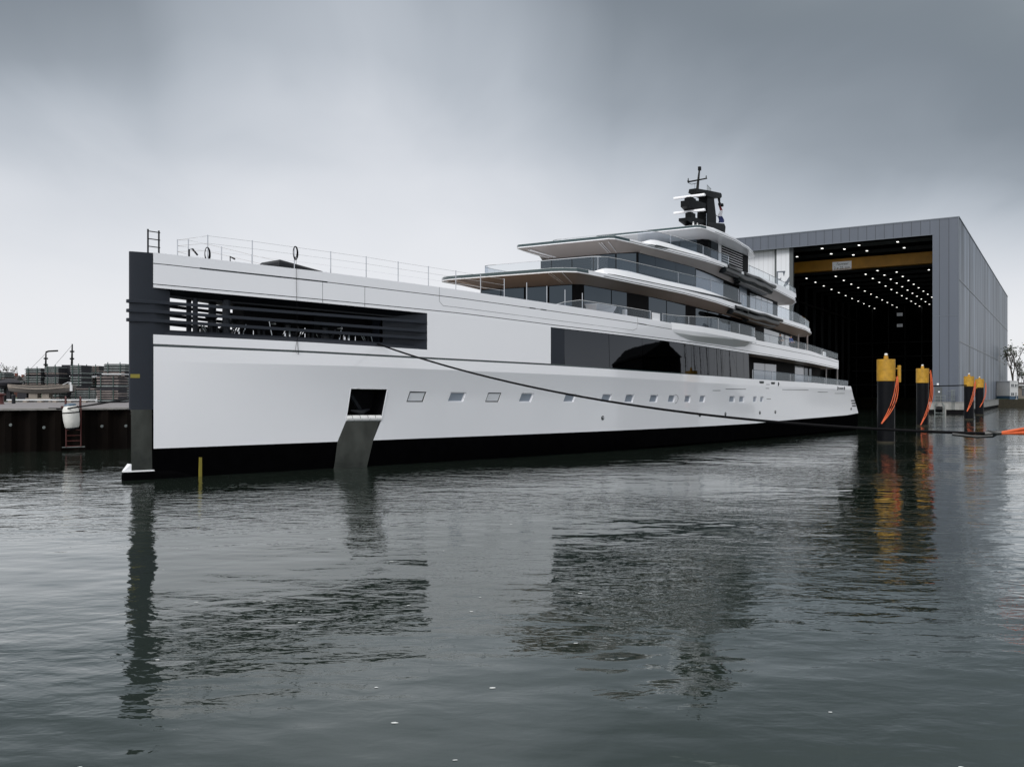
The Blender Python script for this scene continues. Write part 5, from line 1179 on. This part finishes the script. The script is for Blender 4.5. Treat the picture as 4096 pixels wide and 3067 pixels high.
q=MB(); q.loft([[(xx(2055),-1,hz(345)),(xx(2360),-1,hz(345)),(xx(2360),10,hz(345)),(xx(2055),10,hz(345))],[(xx(2055),-1,hz(325)),(xx(2360),-1,hz(325)),(xx(2360),10,hz(325)),(xx(2055),10,hz(325))],[(xx(2100),2,hz(275)),(xx(2320),2,hz(275)),(xx(2320),8,hz(275)),(xx(2100),8,hz(275))]]); rf=q.build('roof','roof tile',bh,False)
q=MB(); q.box(xx(2050),xx(2362),-1.12,-1.0,hz(350),hz(325)); q.build('gutter','plaster white',rf,False)
for xa,xb in ((2160,2205),(2230,2290)):
    q=MB(); q.box(xx(xa),xx(xb),-.06,.02,hz(570),hz(400)); wn=q.build('window','window dark',bh,False)
    q=MB(); q.box(xx(xa)-.1,xx(xb)+.1,-.15,-.06,hz(405),hz(375)); q.build('lintel','plaster white',wn,False)
# antenna mast
Z=320; p=((Sx(2147)-2048)/3455*Z,Z); r_=empty('antenna_mast',(p[0],Z,2.7),0,'very thin pale mast beyond the houses at the right','mast'); q=MB(); q.tube([(0,0,0),(0,0,4.5+(1573-Sy(-60))/3455*Z-2.7)],[.12,.05],5); q.build('pole','galv',r_)
# blue chute at the end of the hall kerb
xx_=HC[0]+.54*(HD+2)+.841*1.6; yy_=HC[1]+.841*(HD+2)-.54*1.6
q=MB(); q.tube([(-1.5,0,2.6),(0,0,2.9),(1.0,-.4,2.2),(1.2,-.5,.6)],[.5,.6,.6,.5],10); o=q.build('blue_hose','pipe blue',None); o.location=(xx_,yy_,0); o['label']='blue bent hose at the far end of the hall kerb'; o['category']='hose'

# ---------------------------------------------------------------- boathouse and sailing boats off to the right (mirrored in the saloon glass)
bh=empty('boathouse',(74.8,83.7,0),R(65.5),'dark gabled boathouse mirrored in the long saloon glass','boathouse')
q=MB(); q.box(-5.0,5.0,-16,0,-1,12.9); q.build('wall','hall black',bh,False)
q=MB(); q.loft([[(-5.3,.3,12.6),(0,.3,15.2),(5.3,.3,12.6)],[(-5.3,-16.3,12.6),(0,-16.3,15.2),(5.3,-16.3,12.6)]]); q.build('roof','hall black',bh,False)
for i,(x,y,h) in enumerate((x_,y_,h_+5) for x_,y_,h_ in ((77.6,89.6,14.0),(80.0,92.4,12.8),(81.2,94.0,13.4),(82.2,95.8,12.6),(86.0,102.5,13.2),(87.4,104.6,13.2),(90.0,109.5,12.6))):
    r_=empty('sailing_boat',(x,y,0),R(30+i*9),'moored sailing boat mirrored as a mast in the saloon glass, %s from the bow'%['first','second','third','fourth','fifth','sixth','seventh'][i],'sailing boat','sailing boats mirrored in the saloon glass')
    q=MB(); q.loft([[(-4+8*t,-1.3*math.sin(math.pi*(.15+.8*t)),.9),(-4+8*t,0,-.3),(-4+8*t,1.3*math.sin(math.pi*(.15+.8*t)),.9)] for t in [k/8 for k in range(9)]]); q.build('hull','super white',r_)
    q=MB(); q.tube([(.3,0,.8),(.3+random.uniform(-.6,.6)*0,0,h)],.09,6); q.tube([(.3,0,2),(-3.4,0,2.1)],.07,6); q.build('mast','mast black',r_)
    q=MB(); q.tube([(3.9,0,1.0),(.3,0,h-.3)],.015,4); q.tube([(-3.9,0,1.0),(.3,0,h-.1)],.015,4); q.build('rigging','mast black',r_)
# foam flecks
q=MB(); rf_=random.Random(5)
for i in range(38):
    if i<14: x,y=[(-.9,8.3),(-2.2,9.6),(1.0,9.2),(1.15,8.7),(-.7,10.6),(3.8,9.4),(-3.9,9.3),(2.2,8.4),(-1.6,11.8),(5.4,10.4),(-.3,13.2),(1.1,9.9),(-5.2,10.4),(4.5,12.2)][i]
    else: y=rf_.uniform(13,30); x=(rf_.uniform(-.45,.1))*y
    s=rf_.uniform(.010,.022)*(1+y*.02); n_=8; z=.006
    c=[(x+s*(1.8+rf_.uniform(-.6,.6))*math.cos(2*math.pi*k/n_),y+s*(1+rf_.uniform(-.4,.4))*math.sin(2*math.pi*k/n_),z) for k in range(n_)]
    q.add(c,[tuple(range(n_))])
q.build('foam_flecks','foam',None,False,kind='stuff')
